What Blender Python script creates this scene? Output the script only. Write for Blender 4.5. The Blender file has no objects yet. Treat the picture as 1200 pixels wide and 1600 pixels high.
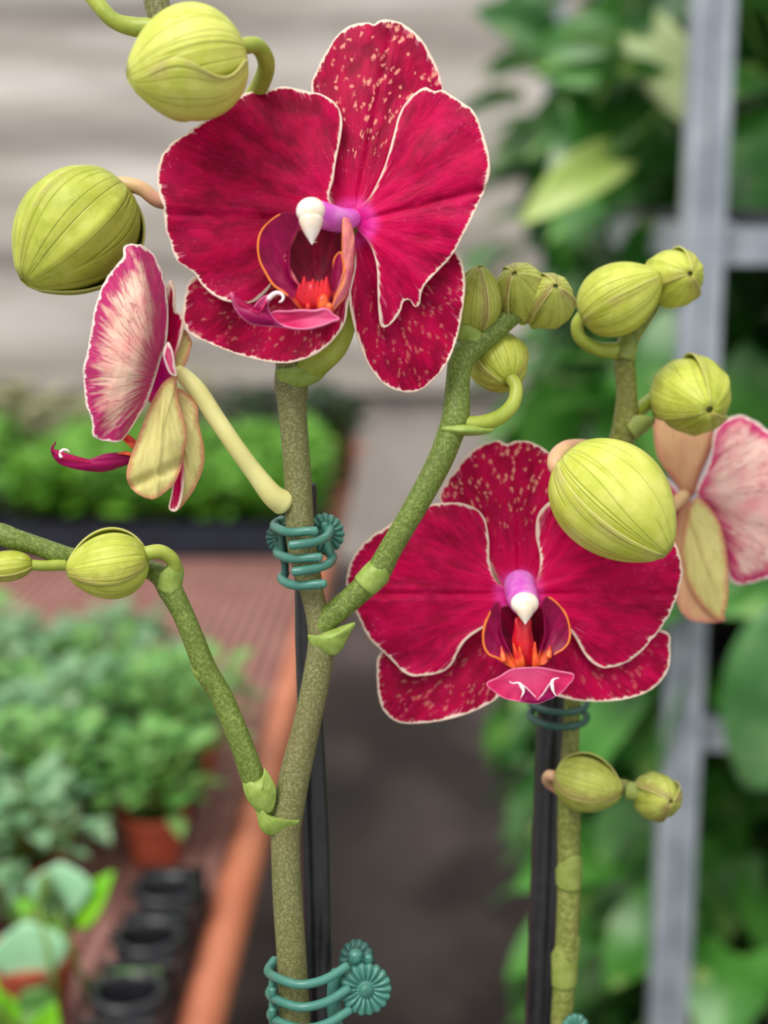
import bpy, math, random
import numpy as np
from mathutils import Vector, Matrix, Euler

# ------------------------------------------------------------------ camera, world, sun, exposure
S = bpy.context.scene
COL = S.collection
PITCH = math.radians(12.0)
CAM = Vector((0, 0, 1.30))
FPX = 2286.0
cd = bpy.data.cameras.new('camera'); cam = bpy.data.objects.new('camera', cd); COL.objects.link(cam)
cam.location = CAM; cam.rotation_euler = (math.pi/2 - PITCH, 0, 0)
cd.sensor_fit = 'HORIZONTAL'; cd.sensor_width = 36.0; cd.lens = FPX/1200*36.0
cd.clip_start = 0.02; cd.clip_end = 60
cd.dof.use_dof = True; cd.dof.focus_distance = 0.400; cd.dof.aperture_fstop = 9.2
S.camera = cam

world = bpy.data.worlds.new('greenhouse_daylight'); S.world = world; world.use_nodes = True
wn = world.node_tree.nodes; wl = world.node_tree.links
bg = wn['Background']
tc = wn.new('ShaderNodeTexCoord'); sx = wn.new('ShaderNodeSeparateXYZ'); rp = wn.new('ShaderNodeValToRGB')
wl.new(tc.outputs['Generated'], sx.inputs[0]); wl.new(sx.outputs['Z'], rp.inputs[0])
rp.color_ramp.elements[0].position = 0.0; rp.color_ramp.elements[0].color = (0.50, 0.50, 0.48, 1)
rp.color_ramp.elements[1].position = 0.8; rp.color_ramp.elements[1].color = (1.0, 1.0, 1.0, 1)
wl.new(rp.outputs[0], bg.inputs[0]); bg.inputs[1].default_value = 1.0

sd = bpy.data.lights.new('sun', 'SUN'); sun = bpy.data.objects.new('sun', sd); COL.objects.link(sun)
sd.energy = 2.4; sd.angle = math.radians(35); sd.color = (1.0, 0.97, 0.92)
sun.location = (-1, -1, 4); sun.rotation_euler = Vector((-0.35, -0.50, 0.85)).to_track_quat('Z', 'Y').to_euler()

vs = S.view_settings
vs.view_transform = 'Standard'; vs.look = 'None'; vs.exposure = 0.26; vs.gamma = 1.0; vs.use_curve_mapping = False

# ------------------------------------------------------------------ helpers
RX = Vector((1, 0, 0)); FW = Vector((0, math.cos(PITCH), -math.sin(PITCH))); UP = Vector((0, math.sin(PITCH), math.cos(PITCH)))
def P(px, py, d):                       # point seen at that place of the photograph, d metres along the view axis
    return CAM + (FW + RX*((px-600)/FPX) - UP*((py-800)/FPX))*d
def G(px, py, z):                       # point of the level z
    v = FW + RX*((px-600)/FPX) - UP*((py-800)/FPX)
    return CAM + v*((z-CAM.z)/v.z)
def s2l(c):
    c /= 255.0
    return c/12.92 if c <= 0.04045 else ((c+0.055)/1.055)**2.4
def rgb(r, g, b): return (s2l(r), s2l(g), s2l(b), 1.0)
ORG = {}
def link(o, parent=None, origin=None):
    COL.objects.link(o)
    origin = Vector(origin) if origin is not None else Vector((0, 0, 0))
    ORG[o.name] = origin
    if parent is not None:
        o.parent = parent; o.location = origin - ORG[parent.name]
    else:
        o.location = origin
    return o
def tag(o, label=None, cat=None, group=None, kind=None):
    if label: o['label'] = label
    if cat: o['category'] = cat
    if group: o['group'] = group
    if kind: o['kind'] = kind
    return o
def empty(name, loc, parent=None):
    o = bpy.data.objects.new(name, None); o.empty_display_size = 0.01
    return link(o, parent, loc)
def mesh(name, verts, faces, mats, parent=None, origin=None, smooth=True, attrs=None, solid=0.0, two=False, offset=-1, sub=0):
    vs_ = [Vector(v) for v in verts]
    if origin is None:
        origin = sum(vs_, Vector((0, 0, 0)))/max(1, len(vs_))
    origin = Vector(origin)
    me = bpy.data.meshes.new(name)
    me.from_pydata([v-origin for v in vs_], [], faces)
    if attrs:
        for k, a in attrs.items():
            at = me.attributes.new(k, 'FLOAT', 'POINT'); at.data.foreach_set('value', np.asarray(a, dtype=np.float32))
    if not isinstance(mats, (list, tuple)): mats = [mats]
    for m in mats: me.materials.append(m)
    me.polygons.foreach_set('use_smooth', [smooth]*len(me.polygons))
    me.update()
    o = bpy.data.objects.new(name, me)
    link(o, parent, origin)
    if sub:
        md = o.modifiers.new('sub', 'SUBSURF'); md.levels = sub; md.render_levels = sub
    if solid:
        md = o.modifiers.new('solid', 'SOLIDIFY'); md.thickness = solid; md.offset = offset
        if two: md.material_offset = 1
    return o
def cr(pts, n, closed=False):
    """Catmull-Rom through the points, resampled evenly to n."""
    p = np.array(pts, dtype=float); m = len(p); out = []
    rng = range(m) if closed else range(m-1)
    for i in rng:
        if closed: a, b, c, d = p[(i-1) % m], p[i], p[(i+1) % m], p[(i+2) % m]
        else:
            a = p[i-1] if i > 0 else 2*p[0]-p[1]; b = p[i]; c = p[i+1]; d = p[i+2] if i+2 < m else 2*p[-1]-p[-2]
        for t in np.linspace(0, 1, 12, endpoint=False):
            out.append(0.5*((2*b)+(-a+c)*t+(2*a-5*b+4*c-d)*t*t+(-a+3*b-3*c+d)*t**3))
    out.append(p[0] if closed else p[-1])
    out = np.array(out)
    seg = np.r_[0, np.cumsum(np.linalg.norm(np.diff(out[:, :min(3, out.shape[1])], axis=0), axis=1))]
    tt = np.linspace(0, seg[-1], n+1)[:-1] if closed else np.linspace(0, seg[-1], n)
    return np.stack([np.interp(tt, seg, out[:, k]) for k in range(out.shape[1])], axis=1)
def tube_geo(pts, radii, n=14, cap=True):
    """pts world Vectors, radii metres -> verts, faces with rounded ends"""
    pts = [Vector(p) for p in pts]; m = len(pts); V = []; F = []
    tans = []
    for i in range(m):
        t = pts[min(i+1, m-1)]-pts[max(i-1, 0)]; tans.append(t.normalized())
    nrm = tans[0].orthogonal().normalized(); rings = []
    P2 = []; R2 = []; T2 = []
    if cap:
        for k in (0.0, 0.5, 0.85):
            a = math.sqrt(max(0, 1-(1-k)**2)); P2.append(pts[0]-tans[0]*radii[0]*(1-k)*0.7); R2.append(radii[0]*max(a, 0.02)); T2.append(tans[0])
    P2 += pts; R2 += list(radii); T2 += tans
    if cap:
        for k in (0.85, 0.5, 0.0):
            a = math.sqrt(max(0, 1-(1-k)**2)); P2.append(pts[-1]+tans[-1]*radii[-1]*(1-k)*0.7); R2.append(radii[-1]*max(a, 0.02)); T2.append(tans[-1])
    for i, (p, r, t) in enumerate(zip(P2, R2, T2)):
        nrm = (nrm-t*nrm.dot(t)).normalized(); b = t.cross(nrm)
        for k in range(n):
            a = 2*math.pi*k/n; V.append(p+(nrm*math.cos(a)+b*math.sin(a))*r)
    M = len(P2)
    for i in range(M-1):
        for k in range(n):
            F.append((i*n+k, i*n+(k+1) % n, (i+1)*n+(k+1) % n, (i+1)*n+k))
    F.append(tuple(reversed(range(n)))); F.append(tuple((M-1)*n+k for k in range(n)))
    return V, F
def tube(name, path, mat, parent=None, n=16, seg=6, origin=None):
    """path of (px, py, depth, radius in px) -> smooth tube"""
    q = cr(path, max(8, len(path)*seg))
    pts = [P(a, b, c) for a, b, c, r in q]; rr = [r*c/FPX for a, b, c, r in q]
    V, F = tube_geo(pts, rr, n)
    return mesh(name, V, F, mat, parent, origin)
class Geo:
    def __init__(s): s.v = []; s.f = []
    def add(s, V, F):
        k = len(s.v); s.v += [Vector(v) for v in V]; s.f += [tuple(i+k for i in f) for f in F]; return s
    def box(s, c, size, rot=None):
        c = Vector(c); h = Vector(size)/2; V = []
        for x in (-1, 1):
            for y in (-1, 1):
                for z in (-1, 1):
                    v = Vector((x*h.x, y*h.y, z*h.z))
                    if rot: v = rot @ v
                    V.append(c+v)
        return s.add(V, [(0, 1, 3, 2), (4, 6, 7, 5), (0, 4, 5, 1), (2, 3, 7, 6), (0, 2, 6, 4), (1, 5, 7, 3)])
    def tube(s, pts, r, n=10, cap=True):
        if not isinstance(r, (list, tuple)): r = [r]*len(pts)
        return s.add(*tube_geo(pts, r, n, cap))
    def ball(s, c, r, n=12, m=8, mat=None):
        V = []; F = []
        for i in range(m+1):
            a = math.pi*i/m
            for k in range(n):
                b = 2*math.pi*k/n
                v = Vector((math.sin(a)*math.cos(b)*r[0], math.sin(a)*math.sin(b)*r[1], math.cos(a)*r[2]))
                if mat: v = mat @ v
                V.append(Vector(c)+v)
        for i in range(m):
            for k in range(n): F.append((i*n+k, i*n+(k+1) % n, (i+1)*n+(k+1) % n, (i+1)*n+k))
        return s.add(V, F)
    def lathe(s, c, prof, n=20):
        V = []; F = []
        for r, z in prof:
            for k in range(n):
                a = 2*math.pi*k/n; V.append(Vector(c)+Vector((r*math.cos(a), r*math.sin(a), z)))
        for i in range(len(prof)-1):
            for k in range(n): F.append((i*n+k, i*n+(k+1) % n, (i+1)*n+(k+1) % n, (i+1)*n+k))
        return s.add(V, F)
    def build(s, name, mat, parent=None, origin=None, smooth=False, **kw):
        return mesh(name, s.v, s.f, mat, parent, origin, smooth, **kw)

# ------------------------------------------------------------------ materials
class NM:
    def __init__(s, name, rough=0.5, spec=0.5, sheen=0.0):
        s.m = bpy.data.materials.new(name); s.m.use_nodes = True
        s.n = s.m.node_tree.nodes; s.l = s.m.node_tree.links
        s.b = s.n['Principled BSDF']; s.out = s.n['Material Output']
        s.b.inputs['Roughness'].default_value = rough; s.b.inputs['Specular IOR Level'].default_value = spec
        s.b.inputs['Sheen Weight'].default_value = sheen
        s._tc = None
    def put(s, sock, v):
        if isinstance(v, (int, float)): sock.default_value = v if sock.type == 'VALUE' else (v, v, v, 1)[:len(sock.default_value)]
        elif isinstance(v, (tuple, list)): sock.default_value = v
        else: s.l.new(v, sock)
    def math(s, op, a, b=0.0, c=None, clamp=False):
        n = s.n.new('ShaderNodeMath'); n.operation = op; n.use_clamp = clamp
        s.put(n.inputs[0], a); s.put(n.inputs[1], b)
        if c is not None: s.put(n.inputs[2], c)
        return n.outputs[0]
    def ss(s, v, lo, hi, a=0.0, b=1.0):
        n = s.n.new('ShaderNodeMapRange'); n.interpolation_type = 'SMOOTHSTEP'
        s.put(n.inputs[0], v); s.put(n.inputs[1], lo); s.put(n.inputs[2], hi); s.put(n.inputs[3], a); s.put(n.inputs[4], b)
        return n.outputs[0]
    def mix(s, f, a, b, mode='MIX'):
        n = s.n.new('ShaderNodeMix'); n.data_type = 'RGBA'; n.blend_type = mode
        s.put(n.inputs[0], f); s.put(n.inputs[6], a); s.put(n.inputs[7], b)
        return n.outputs[2]
    def attr(s, k):
        n = s.n.new('ShaderNodeAttribute'); n.attribute_name = k; return n.outputs['Fac']
    def xyz(s, x, y, z=0.0):
        n = s.n.new('ShaderNodeCombineXYZ'); s.put(n.inputs[0], x); s.put(n.inputs[1], y); s.put(n.inputs[2], z); return n.outputs[0]
    def obj(s):
        if not s._tc: s._tc = s.n.new('ShaderNodeTexCoord')
        return s._tc.outputs['Object']
    def gen(s):
        if not s._tc: s._tc = s.n.new('ShaderNodeTexCoord')
        return s._tc.outputs['Generated']
    def rand(s):
        return s.n.new('ShaderNodeObjectInfo').outputs['Random']
    def noise(s, vec, scale=5, detail=3, rough=0.5, dist=0.0):
        n = s.n.new('ShaderNodeTexNoise'); s.put(n.inputs['Vector'], vec); n.inputs['Scale'].default_value = scale
        n.inputs['Detail'].default_value = detail; n.inputs['Roughness'].default_value = rough; n.inputs['Distortion'].default_value = dist
        return n.outputs['Fac']
    def voro(s, vec, scale=5, rnd=1.0):
        n = s.n.new('ShaderNodeTexVoronoi'); s.put(n.inputs['Vector'], vec); n.inputs['Scale'].default_value = scale
        n.inputs['Randomness'].default_value = rnd; return n.outputs['Distance'], n.outputs['Color']
    def vscale(s, vec, sc):
        n = s.n.new('ShaderNodeMapping'); s.put(n.inputs['Vector'], vec); n.inputs['Scale'].default_value = sc; return n.outputs[0]
    def bump(s, h, strength=0.3, dist=0.0005):
        n = s.n.new('ShaderNodeBump'); n.inputs['Strength'].default_value = strength; n.inputs['Distance'].default_value = dist
        s.put(n.inputs['Height'], h); s.l.new(n.outputs[0], s.b.inputs['Normal']); return n.outputs[0]
    def color(s, c, trans=0.0, tcol=None):
        s.put(s.b.inputs['Base Color'], c)
        if trans > 0:
            t = s.n.new('ShaderNodeBsdfTranslucent'); s.put(t.inputs[0], tcol if tcol is not None else c)
            mx = s.n.new('ShaderNodeMixShader'); mx.inputs[0].default_value = trans
            s.l.new(s.b.outputs[0], mx.inputs[1]); s.l.new(t.outputs[0], mx.inputs[2]); s.l.new(mx.outputs[0], s.out.inputs[0])
        return s.m

def mat_petal_front(name, deep=(138, 0, 46), mid=(188, 0, 66), hot=(224, 14, 98)):
    k = NM(name, 0.5, 0.12, 0.0)
    e, r, a, sp = k.attr('edge'), k.attr('rad'), k.attr('ang'), k.attr('spot')
    st = k.noise(k.xyz(k.math('MULTIPLY', a, 4.5), k.math('MULTIPLY', r, 0.012), 0), 1.4, 3, 0.55, 0.3)
    fine = k.noise(k.xyz(k.math('MULTIPLY', a, 26.0), k.math('MULTIPLY', r, 0.035), 3), 1.0, 3, 0.6)
    blot = k.noise(k.obj(), 120, 4, 0.6)
    c = k.mix(k.ss(st, 0.34, 0.66), rgb(*deep), rgb(*mid))
    c = k.mix(k.math('MULTIPLY', k.ss(fine, 0.48, 0.78), 0.38), c, rgb(*hot))
    c = k.mix(k.math('MULTIPLY', k.ss(blot, 0.42, 0.7), 0.30), c, rgb(*hot))
    near = k.math('ADD', r, k.math('MULTIPLY', fine, 30.0))
    c = k.mix(k.math('MULTIPLY', k.ss(near, 150, 40), 0.65), c, rgb(240, 0, 96))
    c = k.mix(k.math('MULTIPLY', k.ss(near, 62, 42), 0.9), c, rgb(250, 70, 180))
    c = k.mix(k.math('MULTIPLY', k.ss(near, 48, 34), 0.9), c, rgb(226, 0, 140))
    v = k.noise(k.xyz(k.math('MULTIPLY', a, 13.0), k.math('MULTIPLY', r, 0.004), 8), 1.0, 2, 0.5)
    vein = k.ss(k.math('ABSOLUTE', k.math('SUBTRACT', v, 0.5)), 0.022, 0.0)
    c = k.mix(k.math('MULTIPLY', vein, 0.38), c, rgb(112, 0, 36))
    wob = k.math('MULTIPLY', k.noise(k.obj(), 500, 2, 0.5), 1.3)
    vd, vc = k.voro(k.xyz(k.math('ADD', k.math('MULTIPLY', a, 24.0), wob), k.math('ADD', k.math('MULTIPLY', r, 0.064), wob), 0), 1.0, 1.0)
    big = k.noise(k.xyz(k.math('MULTIPLY', a, 4.0), k.math('MULTIPLY', r, 0.03), 5), 1.0, 2)
    sz = k.math('MULTIPLY', k.ss(big, 0.30, 0.62, 0.18, 0.48), k.ss(r, 60, 200, 0.55, 1.0))
    dots = k.math('MULTIPLY', k.ss(vd, sz, k.math('MULTIPLY', sz, 0.35)), k.ss(r, 60, 90))
    c = k.mix(k.math('MULTIPLY', k.math('MULTIPLY', dots, sp), 0.85), c, rgb(250, 168, 148))
    vd2, _ = k.voro(k.xyz(k.math('MULTIPLY', a, 30.0), k.math('MULTIPLY', r, 0.12), 2), 1.0, 1.0)
    c = k.mix(k.math('MULTIPLY', k.math('MULTIPLY', k.ss(vd2, 0.22, 0.06), k.ss(blot, 0.46, 0.64)), 0.45), c, rgb(246, 120, 140))
    en = k.noise(k.xyz(k.math('MULTIPLY', a, 22.0), k.math('MULTIPLY', r, 0.012), 1), 1.0, 3, 0.7)
    c = k.mix(k.math('MULTIPLY', k.ss(k.math('SUBTRACT', e, k.math('MULTIPLY', k.ss(en, 0.48, 0.8), 24.0)), 4, -3), 0.35), c, rgb(240, 140, 165))
    lim = k.math('ADD', 0.8, k.math('MULTIPLY', k.ss(en, 0.35, 0.75), 4.4))
    w = k.math('MULTIPLY', k.ss(e, k.math('ADD', lim, 2.2), lim), k.ss(r, 30, 70))
    c = k.mix(w, c, rgb(252, 226, 208))
    k.bump(k.math('ADD', k.math('MULTIPLY', st, 0.9), k.math('ADD', k.math('MULTIPLY', fine, 0.35), k.math('MULTIPLY', blot, 0.45))), 0.55, 0.0008)
    return k.color(c, 0.2)
def mat_petal_back(name, cream=(240, 205, 180), rimc=(190, 25, 105), rimw=34):
    k = NM(name, 0.5, 0.35, 0.1)
    e, r, a, sp = k.attr('edge'), k.attr('rad'), k.attr('ang'), k.attr('spot')
    n1 = k.noise(k.xyz(k.math('MULTIPLY', a, 16.0), k.math('MULTIPLY', r, 0.02), 1), 1.2, 4, 0.65)
    blot = k.noise(k.obj(), 110, 4, 0.6)
    c = k.mix(k.ss(blot, 0.35, 0.7), rgb(*cream), rgb(cream[0]-8, cream[1]-48, cream[2]-32))
    v = k.noise(k.xyz(k.math('MULTIPLY', a, 11.0), k.math('MULTIPLY', r, 0.010), 8), 1.0, 3, 0.5, 0.5)
    vein = k.ss(k.math('ABSOLUTE', k.math('SUBTRACT', v, 0.5)), 0.022, 0.0)
    c = k.mix(k.math('MULTIPLY', vein, 0.6), c, rgb(200, 90, 110))
    e2 = k.math('SUBTRACT', e, k.math('MULTIPLY', k.ss(n1, 0.3, 0.75), rimw*0.9))
    c = k.mix(k.ss(e2, rimw*0.8, -rimw*0.15), c, rgb(*rimc))
    c = k.mix(k.math('MULTIPLY', k.ss(k.math('ADD', r, k.math('MULTIPLY', n1, 30)), 60, 20), 0.7), c, rgb(225, 70, 130))
    c = k.mix(k.math('MULTIPLY', sp, 0.85), c, rgb(196, 40, 108))
    lim = k.math('ADD', 1.0, k.math('MULTIPLY', k.ss(n1, 0.35, 0.7), 3.5))
    c = k.mix(k.ss(e, k.math('ADD', lim, 2.0), lim), c, rgb(250, 228, 220))
    k.bump(k.math('ADD', k.math('MULTIPLY', n1, 0.7), k.math('SUBTRACT', blot, k.math('MULTIPLY', vein, 1.2))), 0.5, 0.0008)
    return k.color(c, 0.15)
def mat_lobe(name, body, dark, rim, warm=0.0, rimw=2.0, rough=0.42, pale=None):
    k = NM(name, rough, 0.2)
    e, r, a, sp = k.attr('edge'), k.attr('rad'), k.attr('ang'), k.attr('spot')
    n = k.noise(k.xyz(k.math('MULTIPLY', a, 4.0), k.math('MULTIPLY', r, 0.02), 1), 1.5, 3, 0.6)
    c = k.mix(k.ss(n, 0.3, 0.7), rgb(*dark), rgb(*body))
    if pale: c = k.mix(k.math('MULTIPLY', k.ss(r, 60, 15), 0.7), c, rgb(*pale))
    if warm: c = k.mix(k.math('MULTIPLY', k.ss(k.math('ADD', r, k.math('MULTIPLY', n, 30)), 46, 24), warm), c, rgb(255, 110, 40))
    c = k.mix(k.math('MULTIPLY', k.ss(e, rimw+1.0, rimw*0.5), k.ss(sp, 0.2, 0.6)), c, rgb(*rim))
    k.bump(n, 0.3, 0.0004)
    return k.color(c, 0.12)
def mat_sepal_plain(name, c1, c2, rim):
    k = NM(name, 0.5, 0.35)
    e, r, a = k.attr('edge'), k.attr('rad'), k.attr('ang')
    n = k.noise(k.xyz(k.math('MULTIPLY', a, 10.0), k.math('MULTIPLY', r, 0.02), 1), 1.2, 3, 0.6)
    sp = k.noise(k.obj(), 420, 3, 0.7)
    c = k.mix(k.ss(n, 0.35, 0.7), rgb(*c1), rgb(*c2))
    c = k.mix(k.math('MULTIPLY', k.ss(k.math('SUBTRACT', e, k.math('MULTIPLY', sp, 14)), 3, -6), 0.7), c, rgb(*rim))
    k.bump(k.math('ADD', n, k.math('MULTIPLY', sp, 0.4)), 0.4, 0.0006)
    return k.color(c, 0.15)
def mat_bud(name, hi=(206, 212, 92), lo=(172, 182, 58), rim=(140, 96, 80), rimamt=0.5):
    k = NM(name, 0.45, 0.35)
    e, t, s_ = k.attr('edge'), k.attr('ang'), k.attr('rad')
    ridge = k.noise(k.xyz(k.math('MULTIPLY', t, 1.9), k.math('MULTIPLY', s_, 0.5), 0), 1.0, 1, 0.4)
    line = k.ss(k.math('ABSOLUTE', k.math('SUBTRACT', ridge, 0.5)), 0.035, 0.0)
    sp = k.noise(k.obj(), 420, 4, 0.7); blot = k.noise(k.obj(), 80, 3, 0.6)
    c = k.mix(k.ss(blot, 0.30, 0.7), rgb(*lo), rgb(*hi))
    c = k.mix(k.math('MULTIPLY', line, 0.26), c, rgb(lo[0]-34, lo[1]-28, lo[2]-26))
    c = k.mix(k.math('MULTIPLY', k.ss(sp, 0.52, 0.7), 0.3), c, rgb(222, 224, 140))
    c = k.mix(k.math('MULTIPLY', k.math('MULTIPLY', k.ss(k.math('ADD', e, k.math('MULTIPLY', sp, 22)), 34, 10), k.ss(blot, 0.36, 0.58)), rimamt), c, rgb(*rim))
    c = k.mix(k.math('MULTIPLY', k.ss(e, 3.0, 1.0), 0.7), c, rgb(208, 206, 120))
    k.bump(k.math('SUBTRACT', k.math('ADD', ridge, k.math('MULTIPLY', sp, 0.35)), k.math('MULTIPLY', line, 0.8)), 0.5, 0.0008)
    return k.color(c, 0.08)
def mat_stem(name, a=(106, 104, 60), b=(146, 140, 100), scale=1500, c3=(120, 100, 70)):
    k = NM(name, 0.5, 0.4)
    n = k.noise(k.obj(), scale, 4, 0.7, 0.6); m = k.noise(k.obj(), 60, 3, 0.5)
    c = k.mix(k.ss(n, 0.45, 0.62), rgb(*a), rgb(*b))
    c = k.mix(k.math('MULTIPLY', k.ss(m, 0.45, 0.7), 0.35), c, rgb(*c3))
    k.bump(n, 0.35, 0.0003)
    return k.color(c)
def mat_simple(name, a, b, scale=60, rough=0.5, spec=0.5, bump=0.2, dist=0.0004, metal=0.0, trans=0.0, randomize=0.0):
    k = NM(name, rough, spec)
    n = k.noise(k.obj(), scale, 4, 0.6)
    c = k.mix(k.ss(n, 0.35, 0.68), rgb(*a), rgb(*b))
    if randomize:
        hs = k.n.new('ShaderNodeHueSaturation'); k.put(hs.inputs['Value'], k.math('ADD', 1-randomize, k.math('MULTIPLY', k.rand(), 2*randomize))); k.put(hs.inputs['Color'], c)
        c = hs.outputs[0]
    if bump: k.bump(n, bump, dist)
    k.b.inputs['Metallic'].default_value = metal
    return k.color(c, trans)

M = {}
M['pf'] = mat_petal_front('crimson_petal_face'); M['pb'] = mat_petal_back('cream_petal_back')
M['pf_hot'] = mat_petal_front('bright_crimson_petal_face', (158, 0, 54), (204, 0, 76), (238, 24, 112))
M['pb_sep'] = mat_sepal_plain('cream_green_sepal_back', (226, 216, 140), (206, 196, 118), (200, 100, 90))
M['pb_peach'] = mat_sepal_plain('peach_sepal_back', (234, 190, 140), (226, 168, 130), (222, 130, 120))
M['pb_pink'] = mat_petal_back('pink_petal_back', (240, 200, 188), (205, 40, 110), 22)
M['lobe'] = mat_lobe('lip_side_lobe', (158, 10, 78), (122, 2, 54), (255, 140, 66), 0.8)
M['lobe_out'] = mat_lobe('lip_side_lobe_outside', (232, 140, 130), (205, 90, 120), (250, 150, 90), 0.0)
M['throat'] = mat_lobe('lip_throat', (150, 0, 52), (112, 0, 38), (130, 8, 44), 0.0, 1.0)
M['midlobe'] = mat_lobe('lip_mid_lobe', (212, 40, 100), (196, 30, 92), (240, 130, 170), 0.0, 1.2, 0.4, (228, 90, 140))
M['midlobe_dark'] = mat_lobe('lip_mid_lobe_dark', (160, 8, 88), (138, 2, 70), (226, 120, 170), 0.0, 1.0)
M['cirrus'] = mat_simple('lip_curl_white', (250, 220, 225), (255, 240, 238), 200)
M['callus'] = mat_simple('lip_callus', (214, 16, 30), (255, 120, 50), 260, 0.35, 0.5, 0.5)
M['callus_red'] = mat_simple('lip_callus_red', (200, 8, 40), (226, 30, 40), 300, 0.35)
M['column'] = mat_simple('column_magenta', (226, 96, 214), (240, 150, 232), 160, 0.35, 0.5, 0.1, trans=0.15)
M['anther'] = mat_simple('anther_white', (255, 248, 240), (252, 228, 200), 150, 0.35, 0.5, 0.2, trans=0.1)
M['bud'] = mat_bud('bud_green'); M['bud_pale'] = mat_bud('bud_pale_green', (224, 226, 116), (196, 204, 74), (150, 110, 90), 0.45)
M['bud_dull'] = mat_bud('bud_olive', (184, 190, 88), (146, 154, 56), (140, 100, 78), 0.7)
M['budcore'] = mat_simple('bud_core', (110, 120, 40), (90, 96, 34), 120)
M['ped_pink'] = mat_simple('pedicel_pinkish', (214, 178, 128), (206, 146, 128), 60, 0.4)
M['ped_green'] = mat_simple('pedicel_green', (172, 184, 74), (142, 158, 52), 90, 0.4)
M['ped_cream'] = mat_simple('pedicel_cream', (226, 222, 150), (214, 206, 130), 60, 0.4)
M['stem'] = mat_stem('spike_olive', (98, 100, 54), (140, 138, 94)); M['branch'] = mat_stem('spike_green', (90, 110, 38), (132, 150, 72), 1300, (84, 92, 34))
M['stem2'] = mat_stem('spike_pale_olive', (104, 114, 44), (142, 148, 76), 700, (120, 110, 64))
M['bract_dull'] = mat_simple('bract_dull', (140, 152, 74), (118, 134, 56), 300, 0.45, 0.4, 0.3)
M['bract'] = mat_simple('bract_green', (150, 172, 84), (124, 148, 58), 300, 0.45, 0.4, 0.3)
M['stake'] = mat_simple('black_plastic_stake', (22, 21, 25), (34, 33, 40), 200, 0.32, 0.6, 0.15)
M['clip'] = mat_simple('green_plastic_clip', (62, 120, 106), (70, 130, 116), 200, 0.35, 0.55, 0.1)
M['clip_dark'] = mat_simple('dark_green_plastic_clip', (36, 84, 76), (44, 94, 84), 200, 0.35, 0.55, 0.1)

# ------------------------------------------------------------------ petals traced as real curved sheets
def noise1(t, seed):
    r = random.Random(seed); out = 0
    for k in range(1, 9): out = out + math.pow(0.8, k)*np.sin(t*k*r.uniform(2.2, 3.4)+r.uniform(0, 6.28))
    return out/2.2
def petal(name, parent, outline, base, d0, mats, tu=0.0, tv=0.0, cu=0.0, cv=0.0, rip=0.6, groove=0.4, spot=0.0, seed=1,
          rough=1.0, center=None, thick=0.0005, axis=None, N=190, R=26, dfun=None, dome=0.0, rimdir=None, spotfun=None):
    o = cr(outline, N, True)
    cen = np.array(center if center is not None else o.mean(axis=0))
    b = np.array(base, float)
    ax = (np.array(axis, float) if axis is not None else (o.mean(axis=0)-b)); ax = ax/np.linalg.norm(ax)
    t = np.linspace(0, 2*np.pi, N, endpoint=False)
    rr = np.linalg.norm(o-b, axis=1); Rmax = rr.max()
    nrm = (o-cen)/np.maximum(1, np.linalg.norm(o-cen, axis=1))[:, None]
    jit = noise1(t*5, seed)*rough*1.2*np.clip(rr/Rmax*1.6-0.5, 0, 1)
    rnd = np.random.RandomState(seed); fr = np.convolve(rnd.normal(0, 1, N+4), [.25, .5, .25], 'same')[2:-2]*rough*0.7*np.clip(rr/Rmax*1.6-0.5, 0, 1)
    o = o+nrm*(jit+fr)[:, None]
    ts = 1-(1-np.linspace(0.0, 1, R+1)[1:])**1.35
    pts = [cen[None, :]]; qq = [np.zeros(1)]
    for q in ts: pts.append(cen+(o-cen)*q); qq.append(np.full(N, q))
    pts = np.concatenate(pts); qq = np.concatenate(qq)
    spv = np.full(len(pts), float(spot))
    if rimdir is not None: spv = np.clip(((pts-cen)@np.array(rimdir, float))/10.0+0.5, 0, 1)
    if spotfun is not None: spv = spotfun(pts)
    # distance to the edge
    dmin = np.full(len(pts), 1e9)
    for i in range(N):
        a = o[i]; c = o[(i+1) % N]; ab = c-a; L = max(1e-9, ab@ab)
        h = np.clip(((pts-a)@ab)/L, 0, 1); dd = np.linalg.norm(pts-(a+h[:, None]*ab), axis=1); dmin = np.minimum(dmin, dd)
    rel = pts-b; u = rel@ax; v = rel@np.array([-ax[1], ax[0]]); rad = np.hypot(u, v); ang = np.arctan2(v, u)
    U = u/100; Vv = v/100
    edge_t = np.exp(-dmin/16.0)
    dep = tu*U+tv*Vv+cu*U*U+cv*Vv*Vv+groove*np.exp(-(v/5.0)**2)*np.clip(rad/60, 0, 1)
    dep = dep-dome*(1-qq**2)
    dep += rip*edge_t*np.sin(ang*11+seed)*np.clip(rad/120, 0, 1)*0.8
    dep += 0.25*np.sin(ang*17+seed*2)*np.clip(rad/160, 0, 1)+0.3*np.sin(u/21+seed)*np.cos(v/17+seed)*np.clip(rad/160, 0, 1)
    if dfun is not None: dep += dfun(pts, U, Vv)
    D = d0+dep*0.001
    verts = [P(x, y, d) for (x, y), d in zip(pts, D)]
    F = []
    for i in range(N): F.append((0, 1+i, 1+(i+1) % N))
    for r_ in range(len(ts)-1):
        k0 = 1+r_*N; k1 = k0+N
        for i in range(N): F.append((k0+i, k1+i, k1+(i+1) % N, k0+(i+1) % N))
    a, b2, c2 = [verts[i] for i in (0, 1, 2)]
    if (b2-a).cross(c2-a).dot(CAM-a) < 0: F = [tuple(reversed(f)) for f in F]
    return mesh(name, verts, F, mats, parent, attrs=dict(edge=dmin, rad=rad, ang=ang, spot=spv), solid=thick, two=len(mats) > 1)
def TR(ox, oy, s): return lambda pts: [(ox+x/s, oy+y/s) for x, y in pts]
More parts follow.
